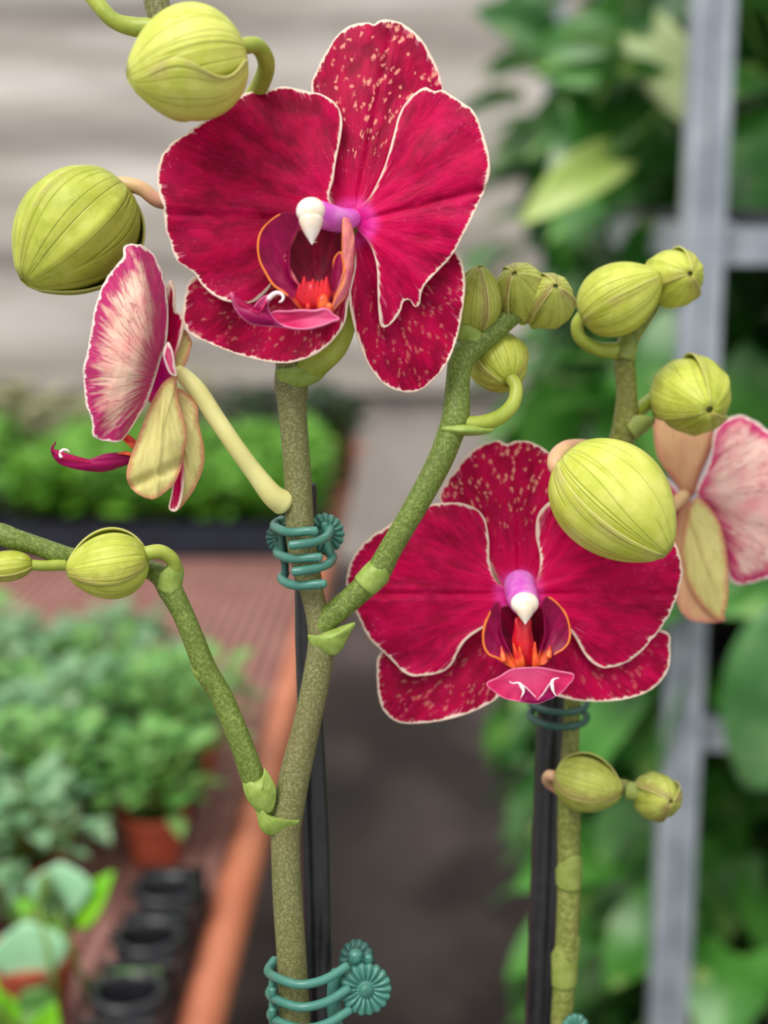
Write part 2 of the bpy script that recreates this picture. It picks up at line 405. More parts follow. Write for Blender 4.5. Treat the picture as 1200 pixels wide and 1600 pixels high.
T1 = TR(230, 10, 2.143); T1b = TR(380, 300, 6.0); T2 = TR(520, 670, 2.105); T2b = TR(740, 880, 6.153); T3 = TR(0, 230, 2.609); T4 = TR(690, 370, 2.353)

def ellip(name, parent, px, py, d, rx, ry, rz, mat, rot=0.0, beak=None, n=28, m=18):
    """egg of radii in px, turned by rot in the view plane; beak=(px,py,d,r) pulls out a point"""
    g = Geo(); c = P(px, py, d); s = d/FPX
    V = []; F = []
    for i in range(m+1):
        a = math.pi*i/m
        for k in range(n):
            b = 2*math.pi*k/n
            x = math.sin(a)*math.cos(b)*rx; y = math.cos(a)*ry; z = math.sin(a)*math.sin(b)*rz
            X = x*math.cos(rot)-y*math.sin(rot); Y = x*math.sin(rot)+y*math.cos(rot)
            V.append(c+RX*(X*s)+UP*(Y*s)-FW*(z*s))
    for i in range(m):
        for k in range(n): F.append((i*n+k, i*n+(k+1) % n, (i+1)*n+(k+1) % n, (i+1)*n+k))
    g.add(V, F)
    if beak:
        bx, by, bd, br = beak
        q = [P(px+(bx-px)*t, py+(by-py)*t, d+(bd-d)*t) for t in (0.3, 0.55, 0.75, 0.9, 1.0)]
        g.add(*tube_geo(q, [br*s*w for w in (1.3, 1.0, 0.62, 0.3, 0.08)], 14))
    return g.build(name, mat, parent, smooth=True)

def bud(parent, base, tip, wid, roll=0.0, mat='bud', ped=None, pmat='ped_green', label=None, halfang=59.5, p=0.86, q=0.50, nsep=3, flat=1.0, wave=0.0, keel=0.03, seam=None, flip=1):
    """flower bud: core, three ribbed sepals meeting at the tip, curved stalk"""
    B = P(*base); T = P(*tip); ax = T-B; L = ax.length; az = ax.normalized()
    e1 = (CAM-B).normalized(); e1 = (e1-az*e1.dot(az)).normalized(); e2 = az.cross(e1)
    if seam is not None: roll = math.radians(seam-flip*halfang)
    d = 0.5*(base[2]+tip[2]); Rm = 0.5*wid*d/FPX; pxu = FPX/d
    b = empty('flower_bud', B, parent)
    if label: b['label'] = label
    def rad(s): return Rm*(max(0.0, math.sin(math.pi*min(1, s**p)))**q)
    def pt(s, th, k): 
        r = rad(s)*k
        return B+az*(L*s)+(e1*math.cos(th)+e2*math.sin(th)*flat)*r
    g = Geo(); V = []; F = []; n = 28; m = 18
    for i in range(m+1):
        s = 0.012+0.97*i/m
        for k in range(n): V.append(pt(s, 2*math.pi*k/n, 0.84))
    for i in range(m):
        for k in range(n): F.append((i*n+k, i*n+(k+1) % n, (i+1)*n+(k+1) % n, (i+1)*n+k))
    F.append(tuple(range(n))[::-1]); F.append(tuple(m*n+k for k in range(n)))
    mesh('petal_core', V, F, M['budcore'], b)
    NS = 34; NV = 26
    for j in range(nsep):
        thc = roll+2*math.pi*j/nsep
        V = []; E = []; A = []; Rr = []
        for i in range(NS+1):
            s = 0.004+0.992*i/NS
            hw = math.radians(halfang)*(min(1.0, math.sin(math.pi*s)*2.2+0.7) if s < 0.5 else 1.0)
            for kk in range(NV+1):
                v = -1+2*kk/NV
                w_ = wave*math.sin(s*6.5)*max(0, v)**3
                th = thc+flip*(v*hw+(-math.radians(16)*(-v)**2 if v < 0 else 0)+w_)
                k = 1.0+0.05*v+keel*math.exp(-(v/0.10)**2)*math.sin(math.pi*s)**0.5+0.010*math.cos(v*12)+0.035*math.sin(math.pi*s)*max(0, v)**5-0.035*max(0, -v)**2
                pnt = pt(s, th, k)
                if s > 0.88: pnt = pnt+az*(Rm*0.07*((s-0.88)/0.12)**2)
                V.append(pnt); E.append((1-v)*hw*rad(s)*pxu); A.append(v*2.2+j*5); Rr.append(s)
        F = []
        for i in range(NS):
            for kk in range(NV):
                a0 = i*(NV+1)+kk; F.append((a0, a0+1, a0+NV+2, a0+NV+1))
        c = pt(0.5, thc, 1); f0 = F[len(F)//2]
        nn = (V[f0[1]]-V[f0[0]]).cross(V[f0[2]]-V[f0[0]])
        if nn.dot(V[f0[0]]-(B+az*L*0.5)) < 0: F = [tuple(reversed(f)) for f in F]
        mesh('sepal', V, F, M[mat], b, attrs=dict(edge=E, ang=A, rad=Rr), solid=0.0006*min(1, wid/120))
    if ped: tube('pedicel', ped, M[pmat], b)
    return b

def bract(parent, px, py, d, r, dirpx, side, length, span=115, mat='bract', flare=1.25, name='bract', lean=0.08):
    """sheathing leaf scale: a pointed half cone wrapped round the stem"""
    dl = Vector(dirpx).normalized(); s = d/FPX
    az = (RX*dl.x-UP*dl.y).normalized(); c = P(px, py, d)
    toc = (CAM-c).normalized(); toc = (toc-az*toc.dot(az)).normalized(); rt = az.cross(toc)
    a0 = math.radians(side); V = []; F = []; NS = 14; NV = 18
    for i in range(NS+1):
        t = i/NS; w = math.radians(span)*(1-t**1.6)**0.75+0.02
        for k in range(NV+1):
            v = -1+2*k/NV; th = a0+v*w
            rr = r*(1.02+(flare-1.0)*0.5*t+0.05*math.sin(math.pi*t)+lean*t*t)*(1.0-0.03*abs(v)**4)
            base_drop = -0.25*(1-abs(v)**2)*(1-t)
            V.append(c+az*((t+base_drop)*length*s)+(toc*math.cos(th)+rt*math.sin(th))*(rr*s))
    for i in range(NS):
        for k in range(NV):
            q = i*(NV+1)+k; F.append((q, q+1, q+NV+2, q+NV+1))
    f0 = F[len(F)//2]; nn = (V[f0[1]]-V[f0[0]]).cross(V[f0[2]]-V[f0[0]])
    if nn.dot(V[f0[0]]-c) < 0: F = [tuple(reversed(f)) for f in F]
    return mesh(name, V, F, M[mat], parent, solid=0.0004, offset=0.2)

# ------------------------------------------------------------------ the near bench that carries the two orchids (below the frame)
def struct(o): o['kind'] = 'structure'; return o
# ================================================================== ORCHID ONE
o1base = Vector((-0.045, 0.452, 0.752))
O1 = empty('orchid', o1base)
tag(O1, 'crimson orchid with forked green spike, large speckled bloom and buds, on the left stake', 'orchid', 'orchids on black stakes')
def pot(parent, c, name='pot', r=0.045, h=0.085, mat=None):
    g = Geo(); g.lathe(c, [(0.001, 0), (r*0.76, 0), (r*0.97, h*0.88), (r*1.06, h*0.88), (r*1.06, h), (r*0.93, h), (r*0.90, h*0.86), (0.001, h*0.85)], 28)
    return g.build(name, mat or M['stake'], parent, smooth=False, origin=c)
pot(O1, o1base)
def spoon_leaf(parent, c, ang, L, W, lift, mat, name='leaf'):
    V = []; F = []; NS = 14; NV = 8; d = Vector((math.cos(ang), math.sin(ang), 0)); r = Vector((-d.y, d.x, 0))
    for i in range(NS+1):
        t = i/NS; w = W*max(0.12 if t < .5 else 0.02, math.sin(math.pi*t**1.2)**0.6)
        for k in range(NV+1):
            v = -1+2*k/NV
            V.append(Vector(c)+d*(L*t)+r*(w*v)+Vector((0, 0, lift*math.sin(t*2.6)+0.25*w*abs(v)-0.02*t*t)))
    for i in range(NS):
        for k in range(NV): q = i*(NV+1)+k; F.append((q, q+1, q+NV+2, q+NV+1))
    return mesh(name, V, F, mat, parent, solid=0.0015)
M['orchid_leaf'] = mat_simple('orchid_leaf', (52, 92, 40), (70, 116, 50), 30, 0.35)
for a_ in (2.6, 5.6, 4.2): spoon_leaf(O1, o1base+Vector((0, 0, 0.075)), a_, 0.10, 0.025, 0.02, M['orchid_leaf'])
w2 = lambda v: None
def proj(v):
    q = Vector(v)-CAM; d = q.dot(FW); return (600+q.dot(RX)/d*FPX, 800-q.dot(UP)/d*FPX, d)
sb = proj(o1base+Vector((0, 0, 0.07)))
spike = [(*sb, 24), (474, 1900, 0.424, 24), (462, 1620, 0.414, 24), (456, 1500, 0.411, 23.5), (449, 1400, 0.410, 23), (446, 1310, 0.410, 23), (449, 1272, 0.410, 25), (462, 1205, 0.410, 24), (480, 1130, 0.410, 21.5), (496, 1050, 0.410, 21.5),
         (501, 1000, 0.410, 20), (494, 955, 0.410, 17.5), (483, 905, 0.410, 20), (470, 843, 0.410, 23), (465, 745, 0.410, 21.5), (457, 640, 0.410, 22.5), (455, 597, 0.410, 27), (452, 565, 0.410, 22), (440, 500, 0.411, 20), (415, 400, 0.411, 18), (378, 290, 0.409, 17), (345, 195, 0.407, 17), (290, 95, 0.407, 18), (258, 40, 0.407, 19), (244, 0, 0.407, 20), (236, -60, 0.407, 17), (235, -120, 0.407, 12)]
tube('flower_spike', spike, M['stem'], O1, 22, 8)
br = [(497, 985, 0.410, 18), (520, 960, 0.409, 19), (555, 930, 0.408, 19), (588, 897, 0.407, 20.5), (612, 855, 0.406, 18.5), (650, 790, 0.405, 19), (685, 725, 0.405, 20), (703, 680, 0.405, 21), (712, 650, 0.405, 22), (715, 600, 0.406, 19), (720, 565, 0.407, 20), (733, 545, 0.408, 21), (765, 520, 0.410, 19), (800, 492, 0.412, 17), (832, 474, 0.414, 13)]
tube('spike_branch', br, M['branch'], O1, 20, 8)
bl = [(432, 1268, 0.410, 12), (415, 1258, 0.409, 15), (402, 1235, 0.408, 18), (392, 1205, 0.407, 19), (375, 1158, 0.406, 18), (347, 1090, 0.406, 17.5), (322, 1048, 0.405, 18), (303, 1000, 0.404, 17), (284, 955, 0.404, 17), (266, 922, 0.404, 19), (252, 900, 0.405, 18), (225, 888, 0.406, 14), (175, 882, 0.408, 13), (120, 872, 0.408, 14), (92, 866, 0.407, 16), (55, 852, 0.406, 15), (20, 842, 0.405, 17), (0, 834, 0.405, 17), (-40, 826, 0.404, 14)]
tube('spike_branch', bl, M['branch'], O1, 20, 8)
# sheaths at the nodes
bract(O1, 574, 911, 0.4072, 19.5, (0.70, -0.72), -5, 38, 150, flare=1.06, lean=0.02)
bract(O1, 264, 918, 0.404, 18, (0.05, -1), 30, 40, 100)
bract(O1, 262, 62, 0.407, 19, (-0.7, -0.2), -30, 30, 90)
bract(O1, 740, 540, 0.409, 20, (-0.3, -0.9), -20, 34, 90)

TZ = TR(0, 740, 1.935)
def scale_leaf(parent, pts, d, dome=3.0, axis=(1, 0), base=None):
    return petal('bract', parent, pts, base or pts[0], d, [M['bract']], rip=0, rough=0.15, groove=0, dome=dome, thick=0.0005, N=90, R=12)
scale_leaf(O1, TZ([(764, 992), (775, 1030), (788, 1075), (815, 1094), (845, 1088), (880, 1072), (907, 1050), (870, 1045), (825, 1035), (790, 1015)]), 0.4068, 2.6)
scale_leaf(O1, TZ([(735, 922), (742, 975), (775, 1018), (808, 1028), (828, 1010), (836, 965), (826, 930), (800, 890), (795, 912), (765, 920)]), 0.4055, 2.6)
scale_leaf(O1, TZ([(930, 488), (940, 515), (975, 542), (1010, 550), (1035, 530), (1050, 500), (1075, 452), (1040, 458), (990, 476), (950, 488)]), 0.4072, 2.6)
scale_leaf(O1, TZ([(574, 556), (582, 600), (604, 632), (625, 640), (648, 620), (636, 606), (612, 598), (592, 580)]), 0.4042, 2.0)
scale_leaf(O1, T1([(430, 1222), (470, 1208), (560, 1200), (600, 1206), (592, 1238), (560, 1262), (500, 1278), (450, 1262)]), 0.4062, 3.0)
scale_leaf(O1, T4([(0, 702), (40, 690), (100, 692), (150, 702), (192, 708), (170, 724), (110, 732), (50, 728), (10, 716)]), 0.4018, 2.2)

# ---------- bloom one (large, speckled, facing left)
def flower(parent, at, label=None):
    f = empty('flower', at, parent)
    if label: f['label'] = label
    return f
b1 = (552, 348)
f1 = flower(O1, P(552, 348, 0.392), 'large crimson bloom turned to the left, at the top')
tube('pedicel', [(459, 592, 0.410, 20), (480, 580, 0.408, 20), (505, 562, 0.404, 19), (530, 535, 0.402, 17), (548, 480, 0.401, 14), (556, 400, 0.399, 12), (553, 348, 0.394, 12)], M['ped_green'], f1)
petal('sepal', f1, T1([(548, 272), (570, 210), (600, 150), (640, 92), (690, 60), (740, 53), (757, 60), (772, 50), (800, 43), (850, 55), (910, 100), (955, 170), (980, 230), (992, 290), (965, 350), (890, 480), (810, 590), (745, 650), (690, 690), (630, 680), (600, 600), (570, 430)]), b1, 0.3925, [M['pf'], M['pb_sep']], tu=0.2, cu=0.5, cv=2.2, spot=1.0, seed=3, groove=0.7, rough=0.4, axis=(0.2, -1))
petal('sepal', f1, T1([(150, 912), (128, 960), (118, 1040), (140, 1095), (210, 1130), (300, 1165), (400, 1190), (480, 1193), (560, 1165), (620, 1120), (662, 1060), (676, 980), (700, 860), (680, 760), (600, 800), (480, 860), (350, 880), (220, 890)]), b1, 0.3915, [M['pf'], M['pb_sep']], tu=1.0, cv=-1.6, cu=0.4, spot=0.35, seed=5, rough=0.3, axis=(-0.9, 0.75))
petal('sepal', f1, T1([(690, 780), (682, 860), (674, 960), (690, 1060), (718, 1150), (760, 1230), (820, 1282), (900, 1291), (960, 1250), (1012, 1180), (1045, 1080), (1063, 960), (1058, 880), (1032, 820), (960, 770), (850, 700), (750, 690)]), b1, 0.3915, [M['pf'], M['pb_sep']], tu=0.6, cv=-2.0, cu=0.5, spot=0.35, seed=7, rough=0.35, axis=(0.4, 1))
petal('petal', f1, T1([(612, 652), (622, 580), (636, 500), (650, 430), (652, 370), (632, 325), (592, 297), (540, 285), (455, 267), (400, 283), (325, 290), (262, 335), (190, 385), (120, 430), (66, 475), (38, 525), (36, 600), (55, 680), (68, 760), (98, 850), (150, 888), (200, 950), (262, 985), (340, 996), (388, 968), (416, 930), (440, 860), (520, 800), (620, 780), (680, 740), (680, 690)]), b1, 0.3880, [M['pf'], M['pb']], tu=0.5, cv=0.9, cu=-0.5, rip=1.0, groove=0.9, spot=0.0, seed=11, rough=1.0, axis=(-1, -0.05))
petal('petal', f1, T1([(690, 682), (742, 640), (792, 540), (822, 440), (842, 365), (872, 315), (922, 272), (960, 282), (990, 283), (1042, 312), (1092, 350), (1122, 420), (1143, 500), (1142, 580), (1110, 662), (1072, 740), (1022, 832), (962, 898), (930, 932), (916, 965), (912, 1000), (894, 1008), (880, 985), (858, 990), (848, 1022), (822, 1058), (788, 1078), (776, 1040), (772, 960), (768, 870), (745, 800), (700, 740)]), b1, 0.3885, [M['pf_hot'], M['pb']], tu=-1.2, cu=-1.0, cv=1.1, rip=0.8, groove=0.9, spot=0.0, seed=13, rough=0.7, axis=(1, -0.25), center=(650, 330))
lip1 = empty('lip', P(520, 400, 0.385), f1)
# sub-parts of the flower: throat, lobes and callus of the lip
bpy.data.objects.remove(lip1)
petal('lip_throat', f1, T1b([(540, 360), (450, 400), (410, 520), (400, 700), (430, 850), (500, 960), (600, 1060), (760, 1080), (830, 980), (860, 850), (900, 700), (930, 520), (940, 360), (800, 340), (660, 360)]), T1b([(680, 1000)])[0], 0.3858, [M['throat'], M['lobe_out']], rip=0, rough=0, thick=0.0004, dome=-3.0, N=90, R=14)
petal('lip_side_lobe', f1, T1b([(560, 230), (505, 205), (440, 192), (370, 195), (290, 235), (205, 310), (152, 400), (135, 520), (155, 650), (210, 760), (285, 875), (380, 940), (450, 1005), (530, 1085), (590, 1100), (590, 1020), (520, 900), (445, 800), (425, 650), (440, 480), (500, 350)]), T1b([(600, 1080)])[0], 0.3800, [M['lobe'], M['lobe_out']], rip=0.2, rough=0.1, thick=0.0005, tu=0.4, dome=-2.2, N=130, R=16, rimdir=(-1, 0.1))
petal('lip_side_lobe', f1, T1b([(918, 560), (885, 570), (845, 640), (830, 760), (832, 900), (845, 1010), (865, 1010), (895, 900), (935, 820), (948, 720), (935, 620)]), T1b([(850, 1090)])[0], 0.3795, [M['lobe'], M['lobe_out']], rip=0, rough=0.1, thick=0.0004, N=90, R=10, rimdir=(0.7, -0.2))
petal('lip_side_lobe', f1, T1b([(932, 262), (965, 240), (1005, 270), (1040, 400), (1043, 500), (1028, 750), (1000, 900), (950, 1000), (880, 1080), (818, 1140), (828, 1070), (880, 960), (932, 850), (946, 700), (925, 600), (922, 450)]), T1b([(850, 1090)])[0], 0.3785, [M['lobe_out'], M['lobe']], rip=0.2, rough=0.1, thick=0.0005, dome=2.2, N=120, R=12, rimdir=(-0.8, 0))
petal('lip_mid_lobe', f1, T1b([(905, 1190), (850, 1150), (790, 1100), (680, 1118), (540, 1112), (400, 1122), (262, 1128), (280, 1190), (360, 1245), (500, 1282), (620, 1277), (750, 1247), (850, 1207)]), T1b([(800, 1130)])[0], 0.3755, [M['midlobe'], M['midlobe_dark']], rip=0.1, rough=0.1, thick=0.0006, dome=-1.0, N=110, R=12, spot=0.7)
petal('lip_mid_lobe', f1, T1b([(400, 1270), (330, 1222), (262, 1140), (238, 1070), (240, 1005), (285, 978), (240, 962), (180, 985), (130, 1030), (85, 1090), (40, 1108), (-55, 1040), (-112, 945), (-124, 955), (-95, 1060), (-40, 1150), (40, 1220), (140, 1252), (260, 1262)]), T1b([(500, 1230)])[0], 0.3745, [M['midlobe_dark'], M['midlobe']], rip=0.1, rough=0.1, thick=0.0007, dome=1.5, N=130, R=12, spot=1.0, center=T1b([(170, 1130)])[0])
q = T1b([(240, 1000), (275, 965), (320, 945), (362, 958), (377, 990), (362, 1020), (338, 1032)])
tube('lip_tendril', [(x, y, 0.374-0.0002*i, w) for i, ((x, y), w) in enumerate(zip(q, (4, 4, 3.4, 2.8, 2.2, 1.8, 1.2)))], M['cirrus'], f1, 10, 6)
g = Geo(); rnd = random.Random(4)
for i in range(7):
    x = 530+i*42; y0 = 1075; y1 = (868, 800, 850, 820, 838, 826, 800)[i]
    (ax_, ay), (bx_, by), (cx_, cy) = T1b([(x*0.5+330, y0), (x, (y0+y1)/2), (x, y1)])
    g.tube([P(ax_, ay, 0.3795), P(bx_, by, 0.378), P(cx_, cy, 0.3775)], [0.0013, 0.0014, 0.0003], 8)
g.ball(P(*T1b([(640, 960)])[0], 0.379), (0.0034, 0.002, 0.0034)); g.build('lip_callus', M['callus_red'], f1, smooth=True)
g = Geo(); g.ball(P(*T1b([(745, 1040)])[0], 0.3775), (0.0016, 0.0016, 0.0024)); g.ball(P(*T1b([(610, 1080)])[0], 0.3775), (0.0007, 0.0010, 0.0012)); g.ball(P(*T1b([(800, 1090)])[0], 0.3775), (0.0012, 0.0012, 0.0016)); g.build('lip_callus_knob', M['callus'], f1, smooth=True)
tube('column', [(*T1b([(1060, 230)])[0], 0.3925, 9), (*T1b([(1000, 250)])[0], 0.388, 16), (*T1b([(900, 262)])[0], 0.384, 19.5), (*T1b([(780, 230)])[0], 0.3805, 21), (*T1b([(690, 200)])[0], 0.3780, 21)], M['column'], f1, 22, 8)
ellip('anther_cap', f1, *T1b([(632, 175)])[0], 0.3757, 23, 21, 16, M['anther'], 0.25, beak=(*T1b([(645, 490)])[0], 0.3752, 15))

# ---------- side bloom on the left
f3 = flower(O1, P(262, 590, 0.397), 'side-on bloom with pale cream back, left of the spike')
b3 = (256, 592)
tube('pedicel', [(441, 785, 0.408, 20), (424, 772, 0.406, 17.5), (395, 735, 0.404, 14.5), (368, 698, 0.402, 14), (338, 654, 0.401, 14), (310, 612, 0.400, 14.5), (290, 590, 0.400, 13), (278, 578, 0.399, 9)], M['ped_cream'], f3, 20, 8)
petal('sepal', f3, T3([(745, 740), (780, 790), (765, 860), (735, 920), (705, 960), (690, 920), (700, 850), (725, 790)]), b3, 0.401, [M['pb_sep'], M['pf']], rip=0, rough=0.1, seed=21)
petal('petal', f3, T3([(690, 545), (708, 580), (712, 660), (735, 680), (748, 720), (730, 800), (705, 870), (685, 960), (655, 1010), (610, 1040), (600, 960), (620, 860), (650, 760), (665, 640)]), b3, 0.3985, [M['pf'], M['pb']], rip=0.3, rough=0.3, seed=22, dome=-2.0)
petal('sepal', f3, T3([(722, 985), (770, 1010), (805, 1060), (812, 1130), (832, 1220), (830, 1300), (800, 1380), (762, 1440), (720, 1484), (695, 1470), (705, 1400), (722, 1300), (725, 1180), (715, 1070)]), b3, 0.3995, [M['pb_sep'], M['pf']], tu=-0.4, rip=0.4, rough=0.3, seed=23, dome=2.5, groove=-0.6)
petal('sepal', f3, T3([(735, 1260), (750, 1330), (742, 1430), (718, 1483), (688, 1472), (698, 1410), (712, 1330)]), T3([(740, 1200)])[0], 0.3955, [M['pf_hot'], M['pf']], rip=0, rough=0.2, seed=24)
def fold3(pts, U, V): return 0
petal('sepal', f3, T3([(720, 930), (700, 935), (662, 962), (622, 1030), (592, 1100), (562, 1180), (532, 1260), (515, 1330), (530, 1385), (570, 1420), (622, 1436), (670, 1410), (710, 1372), (738, 1310), (752, 1240), (762, 1180), (750, 1110), (732, 1050), (722, 990)]), b3, 0.3935, [M['pb_sep'], M['pf']], tu=-0.8, rip=0.5, rough=0.4, seed=25, dome=3.2, groove=-0.8,
      dfun=lambda p, U, V: 1.6*np.exp(-(((p[:, 1]-(735+0.0*p[:, 0]))-(262-p[:, 0])*0.45)/9.0)**2))
petal('petal', f3, T3([(505, 405), (560, 393), (602, 412), (642, 460), (666, 520), (682, 600), (687, 700), (680, 790), (655, 870), (632, 950), (600, 1040), (560, 1110), (520, 1170), (490, 1200), (440, 1201), (380, 1182), (374, 1120), (350, 1050), (342, 980), (338, 905), (358, 820), (370, 740), (385, 660), (410, 580), (450, 510), (500, 450)]), b3, 0.3900, [M['pb'], M['pf']], tu=-1.0, rip=1.0, rough=1.2, seed=26, dome=8.0, groove=0.0, axis=(-0.8, -0.35), center=(200, 545),
      dfun=lambda p, U, V: 3.0/(1+np.exp(-((p[:, 0]-(236-0.0011*(p[:, 1]-500)**2))/4.0))),
      spotfun=lambda p: 1/(1+np.exp(-((p[:, 0]-(238-0.0011*(p[:, 1]-500)**2))/3.0))))
petal('sepal', f3, T3([(685, 793), (705, 830), (715, 890), (720, 932), (690, 922), (668, 870), (664, 830)]), T3([(705, 940)])[0], 0.3900, [M['pb_pink'], M['pf']], rip=0, rough=0.2, seed=27, dome=0.8, R=10, N=70)
petal('lip_side_lobe', f3, T3([(498, 1186), (520, 1170), (560, 1205), (560, 1240), (530, 1222)]), T3([(560, 1225)])[0], 0.3945, [M['callus'], M['lobe']], rip=0, rough=0.1, N=60, R=8)
petal('lip_mid_lobe', f3, T3([(208, 1226), (216, 1262), (250, 1295), (330, 1317), (420, 1324), (490, 1305), (540, 1285), (560, 1262), (540, 1246), (490, 1244), (432, 1248), (380, 1266), (330, 1281), (285, 1280), (250, 1266), (228, 1246)]), T3([(560, 1265)])[0], 0.3950, [M['midlobe_dark'], M['midlobe']], rip=0.1, rough=0.1, dome=2.0, N=120, R=12)
q = T3([(214, 1240), (212, 1225), (222, 1212), (226, 1200)]); tube('lip_tendril', [(x, y, 0.3945, w) for (x, y), w in zip(q, (3, 2.2, 1.6, 0.9))], M['midlobe_dark'], f3, 8)
q = T3([(250, 1262), (246, 1246), (258, 1234), (275, 1236), (283, 1244)]); tube('lip_tendril', [(x, y, 0.3942, w) for (x, y), w in zip(q, (3.4, 3, 2.4, 1.8, 1))], M['cirrus'], f3, 8)
q = T3([(482, 1250), (510, 1247), (542, 1254)]); tube('lip_rim', [(x, y, 0.3935, w) for (x, y), w in zip(q, (1.2, 3, 3))], M['callus'], f3, 8)

# ---------- buds of orchid one
bud(O1, (384, 84, 0.372), (204, 120, 0.366), 178, seam=-4, flip=1, mat='bud_pale', ped=[(378, 72, 0.373, 13), (402, 72, 0.376, 13), (416, 98, 0.382, 13.5), (408, 130, 0.390, 14), (385, 165, 0.402, 14), (345, 215, 0.408, 14)], pmat='ped_green', wave=-0.26, label='plump pale green bud overlapping the top edge of the large bloom', keel=0.0)
bud(O1, (192, 290, 0.411), (42, 438, 0.402), 190, seam=50, flip=1, mat='bud', ped=[(172, 290, 0.408, 12), (196, 288, 0.408, 12), (222, 295, 0.408, 11.5), (255, 315, 0.409, 12), (310, 300, 0.411, 13), (365, 285, 0.411, 14)], pmat='ped_pink', label='big ribbed green bud at the left edge', keel=0.06)
bud(O1, (232, 872, 0.398), (106, 893, 0.396), 106, seam=-32, flip=-1, mat='bud', ped=[(224, 866, 0.398, 12), (250, 862, 0.399, 11.5), (270, 876, 0.401, 11), (270, 896, 0.403, 12), (256, 912, 0.405, 14)], pmat='ped_green', label='small green bud on the left branch')
bud(O1, (52, 880, 0.403), (-40, 892, 0.400), 46, roll=0.5, mat='bud', ped=[(40, 882, 0.403, 9), (70, 884, 0.404, 8.5), (100, 882, 0.406, 10)], pmat='ped_green', label='small bud cut by the left edge')
bud(O1, (742, 520, 0.412), (750, 418, 0.402), 76, roll=math.radians(-30), mat='bud_dull', ped=[(742, 520, 0.410, 10), (738, 540, 0.411, 11)], label='olive bud tucked behind the large bloom')
bud(O1, (824, 482, 0.421), (804, 428, 0.402), 88, roll=math.radians(20), mat='bud_dull', ped=[(818, 500, 0.416, 9), (812, 492, 0.414, 10)], label='olive bud at the end of the right branch')
bud(O1, (846, 490, 0.421), (868, 448, 0.402), 84, roll=math.radians(50), mat='bud_dull', ped=[(836, 508, 0.418, 8), (828, 486, 0.415, 10)], label='outermost bud of the cluster on the right branch')
bud(O1, (797, 600, 0.413), (756, 525, 0.424), 92, roll=math.radians(30), mat='bud', ped=[(795, 588, 0.413, 11), (806, 604, 0.411, 10.5), (802, 630, 0.409, 11), (780, 652, 0.407, 12), (745, 663, 0.405, 13), (718, 660, 0.405, 13)], pmat='ped_green', label='green bud on a hooked stalk under the cluster')
tube('pedicel', [(128, -30, 0.406, 13), (152, 5, 0.406, 12.5), (178, 32, 0.406, 12.5), (210, 42, 0.407, 15), (240, 44, 0.407, 16)], M['ped_green'], O1)

# ================================================================== ORCHID TWO
o2base = Vector((0.078, 0.535, 0.752))
O2 = empty('orchid', o2base)
tag(O2, 'crimson orchid behind, with full front-facing bloom and upright budded tip, on the right stake', 'orchid', 'orchids on black stakes')
pot(O2, o2base)
for a_ in (0.2, 3.4, 1.8): spoon_leaf(O2, o2base+Vector((0, 0, 0.075)), a_, 0.10, 0.025, 0.02, M['orchid_leaf'])
sb = proj(o2base+Vector((0, 0, 0.07)))
tube('flower_spike', [(*sb, 17), (885, 1800, 0.478, 17), (878, 1620, 0.468, 17), (880, 1560, 0.467, 17), (886, 1470, 0.466, 18), (889, 1380, 0.466, 18), (889, 1300, 0.466, 18), (890, 1240, 0.466, 18), (892, 1150, 0.468, 13), (900, 1050, 0.468, 14), (930, 900, 0.465, 15), (955, 760, 0.458, 16), (968, 700, 0.455, 19), (978, 660, 0.452, 20), (979, 610, 0.450, 16), (976, 560, 0.448, 17), (984, 530, 0.447, 15), (1004, 502, 0.446, 12), (1022, 475, 0.446, 11), (1034, 452, 0.446, 10)], M['stem2'], O2, 20, 8)
tube('spike_branch', [(882, 1260, 0.466, 12), (900, 1240, 0.462, 12), (940, 1228, 0.460, 12), (975, 1230, 0.459, 12), (1000, 1240, 0.458, 10), (1020, 1246, 0.457, 9)], M['stem2'], O2, 16, 8)
bract(O2, 888, 1378, 0.466, 18, (0.02, -1), 30, 46, 130, mat='bract_dull', flare=1.15)
bract(O2, 882, 1530, 0.467, 18, (0.02, -1), -20, 50, 160, mat='bract_dull', flare=1.08)
bract(O2, 884, 1494, 0.467, 18, (0.05, -1), 60, 34, 150, mat='bract_dull', flare=1.1)
bract(O2, 975, 555, 0.447, 16, (0.4, -0.8), -40, 34, 110, mat='bract_dull')
bract(O2, 984, 668, 0.452, 19, (0.6, -0.6), 50, 34, 90, mat='bract_dull')
bract(O2, 985, 1236, 0.457, 13, (1, 0.15), 10, 40, 120, lean=0.0, mat='bract_dull')

f2 = flower(O2, P(810, 929, 0.435), 'full front-facing crimson bloom')
b2 = (811, 929)
tube('pedicel', [(930, 905, 0.465, 13), (880, 935, 0.456, 12), (840, 940, 0.448, 11), (812, 930, 0.438, 10)], M['ped_pink'], f2)
petal('sepal', f2, T2([(352, 235), (370, 180), (420, 112), (470, 62), (535, 38), (555, 42), (575, 50), (600, 40), (640, 40), (690, 62), (730, 98), (762, 160), (772, 240), (750, 330), (700, 420), (675, 500), (612, 540), (552, 510), (500, 420), (420, 320)]), b2, 0.4350, [M['pf_hot'], M['pb_sep']], tu=0.6, cv=1.8, spot=0.95, seed=31, groove=0.8, rough=0.3, axis=(0, -1))
petal('sepal', f2, T2([(158, 738), (145, 800), (150, 880), (172, 935), (225, 968), (320, 966), (420, 945), (500, 912), (550, 878), (620, 800), (630, 680), (600, 570), (520, 590), (400, 640), (260, 700)]), b2, 0.4348, [M['pf'], M['pb_sep']], tu=0.5, cv=-1.4, spot=0.4, seed=33, rough=0.3, axis=(-0.8, 0.8))
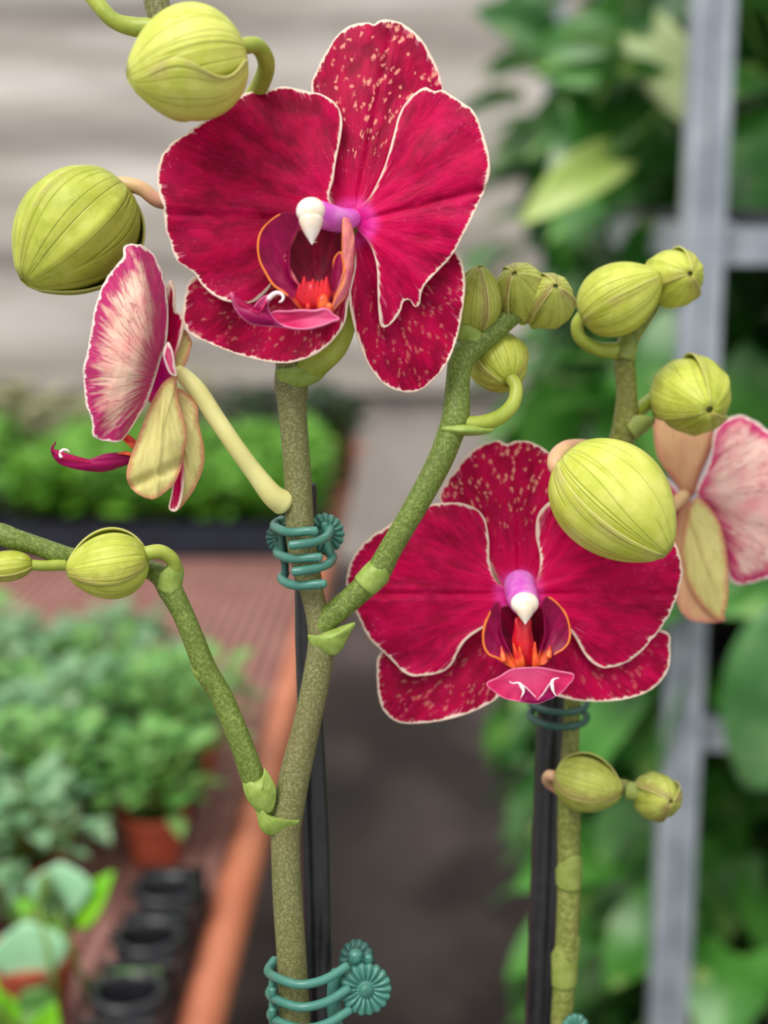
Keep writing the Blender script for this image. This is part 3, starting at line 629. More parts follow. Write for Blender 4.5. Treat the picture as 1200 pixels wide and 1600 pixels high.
petal('sepal', f2, T2([(1088, 665), (1110, 720), (1104, 790), (1060, 850), (980, 886), (880, 898), (780, 890), (700, 862), (640, 800), (610, 680), (640, 570), (740, 590), (900, 640)]), b2, 0.4348, [M['pf_hot'], M['pb_sep']], tu=0.5, cv=-1.4, spot=0.25, seed=35, rough=0.3, axis=(0.9, 0.7))
petal('petal', f2, T2([(545, 508), (516, 440), (512, 350), (497, 290), (460, 257), (400, 243), (310, 250), (262, 268), (215, 292), (175, 325), (112, 365), (62, 430), (44, 500), (58, 560), (85, 620), (120, 690), (172, 740), (240, 805), (300, 813), (362, 800), (398, 768), (412, 735), (445, 690), (520, 640), (600, 590), (612, 540)]), b2, 0.4305, [M['pf_hot'], M['pb']], tu=-0.4, cu=0.35, cv=0.7, rip=1.0, groove=1.2, spot=0.0, seed=37, rough=0.8, axis=(-1, 0.0))
petal('petal', f2, T2([(668, 502), (682, 430), (670, 350), (675, 290), (702, 250), (742, 235), (850, 255), (950, 290), (1050, 325), (1110, 350), (1140, 410), (1150, 480), (1130, 560), (1097, 630), (1052, 690), (982, 762), (900, 786), (852, 768), (822, 730), (792, 680), (740, 620), (660, 600), (620, 545)]), b2, 0.4305, [M['pf_hot'], M['pb']], tu=-0.4, cu=0.35, cv=0.7, rip=1.0, groove=1.0, spot=0.0, seed=39, rough=0.8, axis=(1, 0.0))
petal('lip_throat', f2, T2b([(300, 420), (250, 480), (240, 640), (290, 780), (350, 900), (410, 985), (520, 1000), (630, 985), (670, 850), (700, 680), (690, 500), (620, 430)]), T2b([(500, 1000)])[0], 0.4275, [M['throat'], M['lobe_out']], rip=0, rough=0, dome=-3.0, N=90, R=14)
petal('lip_ridge', f2, T2b([(410, 520), (545, 530), (560, 640), (590, 820), (580, 930), (545, 985), (460, 985), (420, 900), (372, 760), (388, 640)]), T2b([(500, 1000)])[0], 0.4245, [M['callus_red'], M['lobe']], rip=0, rough=0, dome=1.5, N=90, R=12)
petal('lip_side_lobe', f2, T2b([(240, 372), (180, 430), (118, 560), (90, 690), (100, 800), (150, 882), (230, 915), (330, 985), (400, 1010), (372, 920), (295, 760), (255, 640), (248, 500)]), T2b([(400, 1010)])[0], 0.4215, [M['lobe'], M['lobe_out']], rip=0.1, rough=0.1, dome=-1.6, N=120, R=14, rimdir=(-1, 0.3))
petal('lip_side_lobe', f2, T2b([(702, 325), (762, 345), (842, 420), (902, 520), (931, 650), (916, 760), (862, 830), (800, 866), (740, 910), (680, 972), (620, 965), (650, 830), (688, 700), (680, 500), (662, 400)]), T2b([(620, 990)])[0], 0.4215, [M['lobe'], M['lobe_out']], rip=0.1, rough=0.1, dome=-1.6, N=120, R=14, rimdir=(1, -0.1))
petal('lip_mid_lobe', f2, T2b([(120, 1158), (230, 1100), (370, 1020), (520, 1005), (650, 1005), (800, 1035), (930, 1058), (966, 1072), (960, 1120), (915, 1170), (870, 1225), (800, 1275), (700, 1322), (610, 1352), (500, 1342), (420, 1328), (300, 1302), (200, 1240)]), T2b([(520, 1000)])[0], 0.4190, [M['midlobe'], M['midlobe_dark']], rip=0.1, rough=0.1, dome=-0.8, N=130, R=16, spot=1.0, dfun=lambda p, U, V: 1.5*np.abs(V)-1.0)
# folded dark tip of the lip with two white-edged curls
petal('lip_fold', f2, T2b([(440, 1320), (475, 1250), (470, 1175), (500, 1190), (560, 1250), (610, 1300), (680, 1245), (725, 1170), (760, 1130), (760, 1200), (790, 1275), (710, 1320), (610, 1352), (510, 1343)]), T2b([(600, 1100)])[0], 0.4178, [M['midlobe_dark'], M['midlobe']], rip=0, rough=0.1, dome=0.8, N=110, R=10, spot=1.0, center=T2b([(600, 1318)])[0])
for q, w in (([(345, 1137), (380, 1155), (430, 1150), (462, 1185), (480, 1235), (460, 1285)], (0.7, 1.3, 1.8, 3.6, 2.4, 0.8)), ([(820, 1103), (780, 1112), (755, 1140), (758, 1200), (775, 1250), (795, 1275)], (0.7, 1.6, 3.0, 3.0, 1.4, 0.8)),
             ([(440, 1150), (500, 1190), (560, 1250), (600, 1288)], (0.9, 0.8, 0.7, 0.5)), ([(755, 1130), (715, 1180), (670, 1250), (640, 1285)], (0.9, 0.8, 0.7, 0.5))):
    q = T2b(q); tube('lip_tendril', [(x, y, 0.4168, ww) for (x, y), ww in zip(q, w)], M['cirrus'], f2, 8)
g = Geo()
for (x0, y0, x1, y1, r0) in ((440, 985, 380, 770, 5.5), (430, 990, 400, 890, 6), (590, 985, 590, 760, 5), (600, 990, 610, 880, 6), (470, 980, 440, 800, 5)):
    (a, b_), (c, d_) = T2b([(x0, y0), (x1, y1)]); g.tube([P(a, b_, 0.4225), P((a+c)/2, (b_+d_)/2, 0.4215), P(c, d_, 0.4215)], [r0*0.43/FPX, r0*0.36/FPX, 1.2*0.43/FPX], 9)
g.build('lip_callus', M['callus'], f2, smooth=True)
for x0, y0, x1, y1 in ((290, 940, 265, 800), (720, 900, 735, 790)):
    (a, b_), (c, d_) = T2b([(x0, y0), (x1, y1)]); tube('lip_flame', [(a, b_, 0.4205, 5), ((a+c)/2, (b_+d_)/2, 0.4210, 4), (c, d_, 0.4215, 0.6)], M['callus'], f2, 8)
tube('column', [(812, 912, 0.432, 24), (814, 926, 0.428, 25), (818, 938, 0.4235, 24), (820, 942, 0.4205, 22)], M['column'], f2, 24, 6)
ellip('anther_cap', f2, 820, 943, 0.4180, 22, 18, 12, M['anther'], 0, beak=(821, 975, 0.4165, 12))

# ---------- bloom seen from behind at the right edge
f4 = flower(O2, P(1068, 775, 0.492), 'bloom seen from behind, cut by the right edge')
b4 = (1068, 775)
tube('pedicel', [(966, 700, 0.456, 12), (975, 760, 0.460, 11), (1010, 795, 0.470, 11), (1045, 792, 0.482, 11), (1068, 775, 0.489, 10)], M['ped_pink'], f4)
petal('petal', f4, T4([(935, 945), (960, 880), (990, 800), (1003, 720), (1040, 672), (1100, 657), (1160, 680), (1200, 712), (1262, 760), (1312, 860), (1332, 1000), (1300, 1140), (1232, 1235), (1150, 1272), (1080, 1278), (1050, 1240), (1030, 1120), (990, 1030)]), b4, 0.4890, [M['pb_pink'], M['pf']], cv=1.0, rip=1.0, rough=1.0, seed=41, dome=4.0, groove=0.0, axis=(1, 0))
petal('petal', f4, T4([(880, 960), (840, 900), (780, 860), (700, 850), (620, 900), (560, 1000), (560, 1120), (640, 1230), (760, 1260), (850, 1200), (890, 1080)]), b4, 0.4900, [M['pb_pink'], M['pf']], cv=1.0, rip=1.0, rough=1.0, seed=42, dome=4.0, groove=0.0, axis=(-1, 0))
petal('sepal', f4, T4([(785, 640), (840, 600), (920, 600), (985, 650), (1000, 735), (985, 800), (952, 880), (930, 945), (895, 965), (855, 900), (800, 820), (782, 740)]), b4, 0.4930, [M['pb_peach'], M['pf']], rip=0.4, rough=0.3, seed=43, dome=3.0, groove=-0.6)
petal('sepal', f4, T4([(940, 958), (992, 1002), (1032, 1080), (1052, 1200), (1053, 1320), (1032, 1402), (1000, 1396), (950, 1350), (912, 1290), (888, 1225), (880, 1150), (892, 1060), (915, 985)]), b4, 0.4850, [M['pb_sep'], M['pf']], rip=0.3, rough=0.3, seed=44, dome=3.0, groove=-0.6)
petal('sepal', f4, T4([(890, 960), (860, 1050), (850, 1180), (862, 1330), (900, 1400), (960, 1418), (1020, 1416), (1040, 1390), (980, 1200), (930, 1000)]), b4, 0.4880, [M['pb_peach'], M['pf']], rip=0.3, rough=0.3, seed=45, dome=2.0, groove=-0.4)

bud(O2, (880, 712, 0.409), (1040, 862, 0.401), 172, seam=20, flip=-1, mat='bud_pale', ped=[(888, 722, 0.409, 12), (872, 732, 0.410, 14), (870, 715, 0.413, 14), (888, 700, 0.420, 13), (925, 700, 0.440, 12), (965, 712, 0.455, 12)], pmat='ped_pink', label='large bud starting to split, in front of the front-facing bloom', keel=0.0, halfang=60)
bud(O2, (908, 500, 0.440), (1030, 432, 0.436), 112, seam=-6, flip=-1, mat='bud', ped=[(912, 492, 0.440, 11), (902, 508, 0.441, 10), (908, 530, 0.443, 10), (935, 545, 0.445, 11), (968, 548, 0.447, 14)], pmat='ped_green', label='ribbed green bud on a hooked stalk near the top')
bud(O2, (1030, 440, 0.455), (1078, 428, 0.431), 92, roll=math.radians(70), mat='bud', ped=[(1036, 440, 0.455, 9), (1034, 452, 0.448, 10)], label='small green bud at the very tip of the spike')
bud(O2, (1058, 600, 0.463), (1108, 640, 0.433), 122, roll=math.radians(10), mat='bud', ped=[(1050, 605, 0.462, 11), (1022, 622, 0.460, 11), (990, 648, 0.454, 12)], pmat='ped_green', label='green bud in front of the bloom seen from behind')
bud(O2, (866, 1210, 0.457), (970, 1240, 0.452), 88, seam=38, flip=1, mat='bud_dull', ped=[(872, 1216, 0.457, 9), (858, 1211, 0.457, 8), (856, 1222, 0.462, 8), (880, 1238, 0.465, 9)], pmat='ped_pink', label='blushed green bud on the short side shoot')
bud(O2, (1008, 1238, 0.466), (1048, 1252, 0.446), 74, roll=math.radians(55), mat='bud_dull', ped=[(1008, 1240, 0.466, 8), (998, 1238, 0.460, 9)], label='smallest bud at the end of the side shoot')

# ================================================================== stakes and clips
def stake(path, top_d, label, base):
    q = [base] + path
    pts = [P(a, b, c) for a, b, c, r in q]; rr = [r*c/FPX for a, b, c, r in q]
    V, F = tube_geo(pts, rr, 20)
    o = mesh('plant_stake', V, F, M['stake'], None, origin=pts[0]); return tag(o, label, 'stake', 'stakes holding the orchids')
s1 = stake([(499, 1620, 0.425, 22), (492, 1300, 0.423, 22), (480, 1000, 0.4215, 19), (477, 762, 0.4205, 18)], 0.42, 'black plastic stake behind the forked green spike, left of the two', (*proj(o1base+Vector((0.012, 0.012, 0.073))), 20))
s2 = stake([(841, 1620, 0.483, 22), (850, 1400, 0.481, 22), (859, 1150, 0.480, 22), (865, 1020, 0.480, 21)], 0.47, 'thick black plastic stake beneath the front-facing bloom, right of the two', (*proj(o2base+Vector((-0.015, 0.014, 0.073))), 22))

def daisy(parent, px, py, d, R, mat, nx=0.0, ny=0.0, n=16, name='daisy_pad', squash=1.0):
    """round thumb pad with raised petals and a studded centre"""
    c = P(px, py, d); s = d/FPX; nz = (-FW+RX*nx+UP*ny).normalized(); xx = nz.orthogonal(); xx = (RX-nz*RX.dot(nz)).normalized(); yy = nz.cross(xx)
    V = []; F = []; NR = 16; NA = n*8
    V.append(c+nz*(R*0.34*s))
    for i in range(1, NR+1):
        t = i/NR
        for k in range(NA):
            a = 2*math.pi*k/NA; lobe = abs(math.cos(a*n/2))**0.6
            rr = R*t*(1-0.10*(1-lobe)*t)
            h = R*(0.34*max(0, 1-(t/0.30)**2)**0.5 if t < 0.30 else 0.0)+(R*0.06+R*0.16*lobe*math.sin(min(1, (t-0.3)/0.62)*math.pi*0.86)**0.7 if t >= 0.30 else 0)
            if t == 1: h = -R*0.10
            V.append(c+(xx*math.cos(a)*squash+yy*math.sin(a))*(rr*s)+nz*(h*s))
    for k in range(NA): F.append((0, 1+k, 1+(k+1) % NA))
    for i in range(NR-1):
        for k in range(NA):
            q = 1+i*NA; F.append((q+k, q+NA+k, q+NA+(k+1) % NA, q+(k+1) % NA))
    F.append(tuple(1+(NR-1)*NA+k for k in reversed(range(NA))))
    o = mesh(name, V, F, mat, parent)
    g = Geo()
    for i in range(-4, 5):
        for j in range(-4, 5):
            if i*i+j*j <= 14: g.ball(c+(xx*i+yy*j)*(R*0.062*s)+nz*(R*(0.36-0.012*(i*i+j*j))*s), (R*0.03*s,)*3, 6, 4)
    g.build('centre_studs', mat, o, smooth=True)
    return o
# clip one
c1 = empty('orchid_clip', P(478, 860, 0.418)); tag(c1, 'dark green plastic clip with interlocking fingers round the spike, the upper one', 'clip', 'green clips on the orchid spikes')
daisy(c1, 438, 840, 0.4185, 26, M['clip_dark'], -0.5, 0.0); daisy(c1, 508, 834, 0.4165, 33, M['clip'], 0.35, 0.05)
TC = TR(400, 750, 7.5)
for k_, pts in enumerate(([(300, 470, .424), (215, 530, .416), (300, 590, .407), (430, 615, .4035), (600, 600, .402), (700, 600, .402)], [(300, 780, .424), (250, 850, .416), (330, 900, .407), (450, 925, .4035), (640, 912, .402), (750, 905, .402)],
            [(340, 1090, .424), (300, 1150, .416), (370, 1210, .407), (500, 1238, .4035), (680, 1225, .402), (800, 1215, .402)])):
    q = TC([(a, b) for a, b, c in pts]); tube('clip_finger', [(x, y, p[2], 7.3) for (x, y), p in zip(q, pts)], M['clip'], c1, 14, 8)
for pts in ([(760, 540, .424), (860, 570, .415), (820, 670, .406), (680, 725, .402), (540, 750, .4005), (410, 765, .4005)], [(850, 860, .424), (900, 900, .415), (850, 980, .406), (700, 1035, .402), (560, 1060, .4005), (445, 1075, .4005)]):
    q = TC([(a, b) for a, b, c in pts]); tube('clip_finger', [(x, y, p[2], 7.3) for (x, y), p in zip(q, pts)], M['clip'], c1, 14, 8)
q = TC([(250, 480), (300, 640), (310, 860), (340, 1000), (330, 1180)]); tube('clip_spine', [(x, y, .4145, 6) for x, y in q], M['clip_dark'], c1, 12)
q = TC([(800, 520), (830, 640), (850, 800), (890, 930)]); tube('clip_spine', [(x, y, .4135, 6) for x, y in q], M['clip'], c1, 12)
# clip two
c2 = empty('orchid_clip', P(490, 1550, 0.418)); tag(c2, 'sea green plastic clip with a daisy shaped pad, at the bottom of the left spike', 'clip', 'green clips on the orchid spikes')
TC2 = TR(360, 1160, 3.636)
daisy(c2, *TC2([(768, 1402)])[0], 0.4060, 42, M['clip'], 0.12, 0.05, 18)
daisy(c2, *TC2([(715, 1240)])[0], 0.4230, 34, M['clip_dark'], -0.2, 0.5, 14, 'leaf_pad', 0.85)
for dy in (0, 128, 250):
    pts = [(250, 1240, .425), (215, 1300, .418), (270, 1340, .405), (380, 1375, .4005), (480, 1365, .4005), (570, 1330, .402), (660, 1272, .404)]
    q = TC2([(a+(dy*0.06), b+dy) for a, b, c in pts]); tube('clip_finger', [(x, y, p[2], 7.2) for (x, y), p in zip(q, pts)], M['clip'], c2, 14, 8)
q = TC2([(240, 1330), (238, 1400), (240, 1470), (240, 1560), (245, 1640)]); tube('clip_spine', [(x, y, .412, 6) for x, y in q], M['clip'], c2, 12)
q = TC2([(610, 1310), (590, 1400), (590, 1500), (600, 1650)]); tube('clip_spine', [(x, y, .4085, 12) for x, y in q], M['clip'], c2, 12)
for (a, b), r in (((712, 1215), 10.5), ((785, 1232), 6.5), ((240, 1418), 6), ((240, 1532), 6)):
    x, y = TC2([(a, b)])[0]; tube('hinge_pin', [(x-1, y+14, .410, r*0.8), (x, y+3, .408, r), (x, y-4, .4075, r)], M['clip'], c2, 14)
# ring under the front bloom
c3 = empty('orchid_clip', P(872, 1115, 0.475)); tag(c3, 'dark green ring clip round the right stake, just below the front-facing bloom', 'clip', 'green clips on the orchid spikes')
for yy_, ww in ((1118, 5.5), (1096, 5)):
    pts = []; cc = P(872, yy_, 0.474)
    for k_ in range(25):
        a = 2*math.pi*k_/24; pts.append(cc+Vector((math.cos(a)*0.0092, math.sin(a)*0.0120, -0.0005*math.sin(a))))
    V, F = tube_geo(pts, [ww*0.474/FPX]*25, 12, False); mesh('clip_ring', V, F, M['clip_dark'], c3)
c4 = empty('orchid_clip', P(896, 1610, 0.46)); tag(c4, 'green clip just showing its ribbed pad at the bottom edge, on the right spike', 'clip', 'green clips on the orchid spikes')
daisy(c4, 899, 1608, 0.4585, 24, M['clip'], 0.3, 0.1, 12)
pts = []
for k_ in range(25):
    a = 2*math.pi*k_/24; pts.append(P(868, 1640, 0.478)+Vector((math.cos(a)*0.0105, math.sin(a)*0.0130, 0)))
V, F = tube_geo(pts, [0.0011]*25, 12, False); mesh('clip_ring', V, F, M['clip'], c4)

# ================================================================== THE GREENHOUSE
AX = Vector((0.025, 1.0, 0)).normalized(); SX = Vector((1.0, -0.025, 0)).normalized()
ROT = Matrix((SX, AX, Vector((0, 0, 1)))).transposed()
def A(s, t, z): return SX*s+AX*t+Vector((0, 0, z))        # across, along, up
def mat_floor():
    k = NM('damp_dark_floor', 0.55, 0.4)
    n = k.noise(k.vscale(k.obj(), (1, 0.6, 1)), 3.2, 4, 0.55); m = k.noise(k.obj(), 14, 4, 0.6)
    c = k.mix(k.ss(n, 0.42, 0.66), rgb(38, 30, 29), rgb(92, 80, 78))
    c = k.mix(k.math('MULTIPLY', k.ss(m, 0.5, 0.7), 0.5), c, rgb(60, 36, 30))
    k.bump(m, 0.5, 0.01); return k.color(c)
def mat_sheet():
    k = NM('grey_plastic_sheet', 0.55, 0.4)
    n = k.noise(k.vscale(k.obj(), (0.35, 1, 1.6)), 3.0, 4, 0.55, 0.5)
    m = k.noise(k.vscale(k.obj(), (0.2, 1, 3.5)), 2.6, 3, 0.6)
    c = k.mix(k.ss(n, 0.35, 0.7), rgb(184, 176, 168), rgb(214, 208, 203))
    c = k.mix(k.math('MULTIPLY', k.ss(m, 0.45, 0.65), 0.5), c, rgb(168, 160, 150))
    k.bump(n, 0.6, 0.05); return k.color(c, 0.1)
M['floor'] = mat_floor(); M['sheet'] = mat_sheet()
M['lowwall'] = mat_simple('grey_wall_board', (158, 150, 144), (182, 174, 168), 3, 0.7, 0.3)
M['terra'] = mat_simple('terracotta_painted_steel', (186, 108, 78), (204, 126, 94), 8, 0.45, 0.5)
M['mesh'] = mat_simple('rusty_brown_mesh', (156, 108, 100), (178, 130, 120), 12, 0.6, 0.4)
M['galv'] = mat_simple('galvanised_steel', (148, 157, 168), (178, 186, 196), 26, 0.42, 0.5, metal=0.35)
M['blackp'] = mat_simple('black_nursery_plastic', (20, 20, 24), (32, 32, 38), 20, 0.35, 0.6)
M['bluep'] = mat_simple('dark_blue_tray_plastic', (24, 30, 42), (34, 42, 58), 20, 0.5, 0.5)
M['potor'] = mat_simple('orange_plastic_pot', (166, 72, 50), (186, 90, 64), 20, 0.5, 0.5)
M['soil'] = mat_simple('dark_soil', (38, 28, 22), (60, 46, 36), 160, 0.9, 0.2, 0.8, 0.003)
M['woodp'] = mat_simple('reddish_brown_wood', (96, 50, 42), (120, 68, 56), 10, 0.7, 0.3)
M['shelfb'] = mat_simple('dark_shelf_board', (40, 40, 46), (60, 60, 66), 10, 0.6, 0.3)
def mat_leaf(name, a, b, var=None, varamt=0.0, rough=0.38, trans=0.3, sc=18):
    k = NM(name, rough, 0.5)
    n = k.noise(k.obj(), sc, 3, 0.6)
    c = k.mix(k.ss(n, 0.35, 0.65), rgb(*a), rgb(*b))
    if var:
        v = k.noise(k.obj(), sc*1.7, 4, 0.7)
        c = k.mix(k.math('MULTIPLY', k.ss(v, 0.56, 0.64), varamt), c, rgb(*var))
    return k.color(c, trans)
M['seed_leaf'] = mat_leaf('seedling_leaf', (86, 150, 66), (132, 184, 100), (206, 214, 140), 0.6, sc=40)
M['seed_leaf_blue'] = mat_leaf('blue_green_seedling_leaf', (100, 154, 104), (156, 194, 150), (206, 210, 160), 0.5, sc=40)
M['lush'] = mat_leaf('lush_green_leaf', (84, 150, 34), (128, 186, 62), None)
M['lush_dark'] = mat_leaf('dark_green_leaf', (34, 60, 34), (58, 84, 52), (96, 60, 52), 0.5, sc=30)
M['succ'] = mat_leaf('cream_tipped_leaf', (116, 130, 84), (188, 186, 140), (214, 176, 156), 0.7, sc=30)
M['pothos'] = mat_leaf('pothos_leaf', (38, 92, 34), (70, 128, 52), (178, 196, 110), 0.6, 0.3, sc=11)
M['pothos_light'] = mat_leaf('pale_pothos_leaf', (60, 112, 58), (104, 152, 88), (206, 214, 160), 0.8, 0.3, sc=11)
M['pothos_mid'] = mat_leaf('mid_green_pothos_leaf', (58, 122, 40), (92, 158, 66), (190, 210, 130), 0.5, 0.3, sc=11)
M['big_leaf'] = mat_leaf('large_green_leaf', (72, 130, 66), (98, 156, 92), (150, 190, 130), 0.4, 0.35, 0.2, 14)
M['pale_var'] = mat_leaf('cream_green_leaf', (170, 190, 130), (200, 212, 160), None, 0, 0.4, 0.3)
M['pale_leaf'] = mat_leaf('pale_yellow_green_leaf', (186, 214, 106), (206, 226, 140), None, 0, 0.4, 0.35)
M['spoon'] = mat_leaf('waxy_mint_leaf', (150, 206, 160), (176, 222, 182), None, 0, 0.35, 0.15)
M['lime'] = mat_leaf('lime_leaf', (118, 200, 20), (150, 220, 50), None, 0, 0.4, 0.3)
M['plstem'] = mat_simple('plant_stem_green', (96, 130, 50), (120, 150, 70), 20)

# shell
g = Geo(); g.box(A(-0.5, 2.9, -0.03), (6.2, 6.6, 0.06), ROT); tag(g.build('floor', M['floor']), kind='structure')
def sheet(name, s0, s1, z0, z1, t, mat, folds):
    V = []; F = []; NX = 60; NZ = 46
    for side in (0, 1):
        for i in range(NZ+1):
            z = z0+(z1-z0)*i/NZ
            for k in range(NX+1):
                s = s0+(s1-s0)*k/NX
                y = folds*(0.012*math.sin(z*15+0.9*math.sin(s*1.7))+0.006*math.sin(z*29+s*2.6)+0.012*math.sin(s*3.4+z*7)) if folds else 0
                V.append(A(s, t+y+side*0.02, z))
    n1 = (NZ+1)*(NX+1)
    for i in range(NZ):
        for k in range(NX):
            q = i*(NX+1)+k; F.append((q, q+1, q+NX+2, q+NX+1)); F.append((q+n1, q+n1+NX+1, q+n1+NX+2, q+n1+1))
    return mesh(name, V, F, mat)
tag(sheet('wall_back', -3.6, 2.6, 0.66, 2.7, 5.25, M['sheet'], 1.0), kind='structure')
g = Geo(); g.box(A(-0.5, 5.32, 0.33), (6.2, 0.10, 0.66), ROT); tag(g.build('wall_back_lower', M['lowwall']), kind='structure')
g = Geo(); g.box(A(-0.5, 5.25, 0.655), (6.2, 0.06, 0.05), ROT); tag(g.build('trim_1', M['lowwall']), kind='structure')
g = Geo(); g.box(A(1.45, 2.9, 1.25), (0.05, 4.6, 2.5), ROT); tag(g.build('wall_right', M['lowwall']), kind='structure')

# the little table under the orchids
tb = empty('plant_stand', Vector((0.015, 0.49, 0))); tag(tb, 'low galvanised stand that carries the two orchid pots below the frame', 'stand')
g = Geo(); g.box((0.015, 0.49, 0.742), (0.34, 0.26, 0.02)); g.build('stand_top', M['shelfb'], tb)
for sx_ in (-1, 1):
    for sy_ in (-1, 1):
        g = Geo(); g.box((0.015+sx_*0.15, 0.49+sy_*0.11, 0.366), (0.018, 0.018, 0.732)); g.build('leg', M['galv'], tb)

# left bench: painted steel frame and expanded mesh top
ZB = 0.75
xr = (G(352, 1600, ZB).x-0.025*G(352, 1600, ZB).y)       # across-position of the rail's near edge
SR = -0.148
bench = empty('growing_bench', A(-0.75, 1.9, 0)); tag(bench, 'long growing bench with terracotta painted frame and brown mesh top, on the left', 'bench')
T0, TE, SL = 0.62, 3.35, -1.45
def rail(name, p0, p1, r, mat, par):
    V, F = tube_geo([p0, (p0+p1)/2, p1], [r]*3, 14); return mesh(name, V, F, mat, par)
rail('rail', A(SR, T0, ZB-0.002), A(SR, TE, ZB-0.002), 0.0165, M['terra'], bench)
rail('rail', A(SL, T0, ZB-0.002), A(SL, TE, ZB-0.002), 0.0165, M['terra'], bench)
for t in (T0, 1.50, 1.98, 2.30, TE):
    g = Geo(); g.box(A((SR+SL)/2, t, ZB-0.012), (abs(SL-SR)-0.02, 0.045, 0.018), ROT); g.build('crossbar', M['terra'], bench)
g = Geo(); w = 0.0052; dx = 0.024
# expanded metal: two families of slanting strands
for sgn in (1, -1):
    k_ = -80
    ang_ = math.atan2(0.42, 1.0)*sgn
    Rz = ROT @ Matrix.Rotation(ang_, 3, 'Z')
    t = T0-0.75
    while t < TE+0.75:
        # strand runs across the bench, slanting along it
        s0, s1 = SL+0.01, SR-0.012; dt = (s1-s0)*0.42*sgn
        ta, tb_ = t-dt/2, t+dt/2; sa, sb_ = s0, s1
        def clipv(sa, ta, sb_, tb_):
            lo, hi = 0.0, 1.0
            for lim, sg in ((T0, 1), (TE, -1)):
                a = (ta-lim)*sg; b = (tb_-lim)*sg
                if a < 0 and b < 0: return None
                if a < 0: lo = max(lo, a/(a-b))
                elif b < 0: hi = min(hi, a/(a-b))
            return lo, hi
        cl = clipv(sa, ta, sb_, tb_)
        if cl and cl[1]-cl[0] > 0.01:
            p0 = A(sa+(sb_-sa)*cl[0], ta+(tb_-ta)*cl[0], ZB+0.002); p1 = A(sa+(sb_-sa)*cl[1], ta+(tb_-ta)*cl[1], ZB+0.002)
            dv = p1-p0; g.box((p0+p1)/2, (dv.length, w, 0.003), Matrix.Rotation(math.atan2(dv.y, dv.x), 3, 'Z'))
        t += 0.014
g.build('mesh_top', M['mesh'], bench)
for t in (0.75, 1.98, 3.2):
    for s in (SR-0.22, SL+0.03):
        g = Geo(); g.box(A(s, t, (ZB-0.02)/2), (0.04, 0.04, ZB-0.02), ROT); g.build('leg', M['terra'], bench)

# ------------------------------------------------------------------ leaves and plants
def leaf_geo(L, W, shape='ovate', fold=0.25, droop=0.25, ns=7, nv=4):
    V = []; F = []
    for i in range(ns+1):
        t = i/ns
        if shape == 'ovate': w = math.sin(math.pi*t**0.75)**0.85
        elif shape == 'spoon': w = max(0.10, math.sin(math.pi*t**1.9)**0.75) if t < 0.97 else 0.05
        elif shape == 'heart': w = (math.sin(math.pi*min(1, (t*0.93+0.07)**0.62))**0.75)
        else: w = max(0.02, math.sin(math.pi*t**0.9))
        w = max(w, 0.03)
        for k in range(nv+1):
            v = -1+2*k/nv
            yo = -0.16*L*(abs(v)**1.5)*(1-t)**3*(1 if shape == 'heart' else 0)
            V.append(Vector((v*w*W, t*L+yo, fold*abs(v)*w*W-droop*L*t*t)))
    for i in range(ns):
        for k in range(nv): q = i*(nv+1)+k; F.append((q, q+1, q+nv+2, q+nv+1))
    return V, F
def orient(V, pos, yaw, pitch, rollv=0.0, s=1.0):
    R = Matrix.Rotation(yaw, 3, 'Z') @ Matrix.Rotation(pitch, 3, 'X') @ Matrix.Rotation(rollv, 3, 'Y')
    return [Vector(pos)+R @ (v*s) for v in V]
def pot_geo(r, h):
    g = Geo(); g.lathe((0, 0, 0), [(0.001, 0), (r*0.74, 0), (r*0.95, h*0.86), (r*1.06, h*0.86), (r*1.06, h), (r*0.93, h), (r*0.88, h*0.82), (0.001, h*0.80)], 20); return g
def plant(name, kind, seed, potr, poth, potmat, leafmat, n, rad_, hgt, L, W, shape, label=None, cat='plant', group=None, stems=True, droop=0.25, solid=0.0006):
    rnd = random.Random(seed); root = empty(name, (0, 0, 0)); tag(root, label, cat, group)
    pot_geo(potr, poth).build('pot', potmat, root, origin=(0, 0, 0))
    so = Geo(); so.lathe((0, 0, 0), [(0.001, poth*0.90), (potr*0.86, poth*0.88)], 16); so.build('soil', M['soil'], root)
    lf = Geo(); st = Geo()
    for i in range(n):
        a = rnd.uniform(0, 2*math.pi); q = rnd.random()**0.6; hh = rnd.uniform(0.15, 1.0)
        if kind == 'bush':
            r = rad_*q*math.sqrt(max(0.05, 1-(hh*0.8)**2)); pos = Vector((math.cos(a)*r, math.sin(a)*r, poth+hgt*hh)); pitch = rnd.uniform(-0.2, 0.9)
        elif kind == 'trail':
            hh = rnd.uniform(-0.55, 1.0); r = rad_*(0.45+0.55*q) if hh < 0.2 else rad_*q
            pos = Vector((math.cos(a)*r, math.sin(a)*r, poth+hgt*hh)); pitch = rnd.uniform(-1.2, 0.3)
        elif kind == 'spoon':
            pos = Vector((math.cos(a)*0.006, math.sin(a)*0.006, poth+hgt*(i+1)/n)); a = i*2.4; r = 0; pitch = 0.9-0.7*(1-i/n)
        if stems and (i % 3 == 0 or kind == 'spoon'):
            b0 = Vector((math.cos(a)*potr*0.4, math.sin(a)*potr*0.4, poth*0.85)); md_ = (b0+pos)/2+Vector((0, 0, 0.15*hgt)); st.tube([b0, md_, pos], [0.0018, 0.0015, 0.001] if L < 0.05 else [0.003, 0.0025, 0.002], 6, False)
        V, F = leaf_geo(L*rnd.uniform(0.7, 1.15), W*rnd.uniform(0.75, 1.15), shape, 0.25, droop*rnd.uniform(0.3, 1.4))
        lf.add(orient(V, pos, a-math.pi/2+rnd.uniform(-0.7, 0.7), pitch, rnd.uniform(-0.4, 0.4)), F)
    lf.build('foliage', leafmat, root, smooth=True, origin=(0, 0, 0))
    if st.v: st.build('stem', M['plstem'], root, smooth=True, origin=(0, 0, 0))
    return root
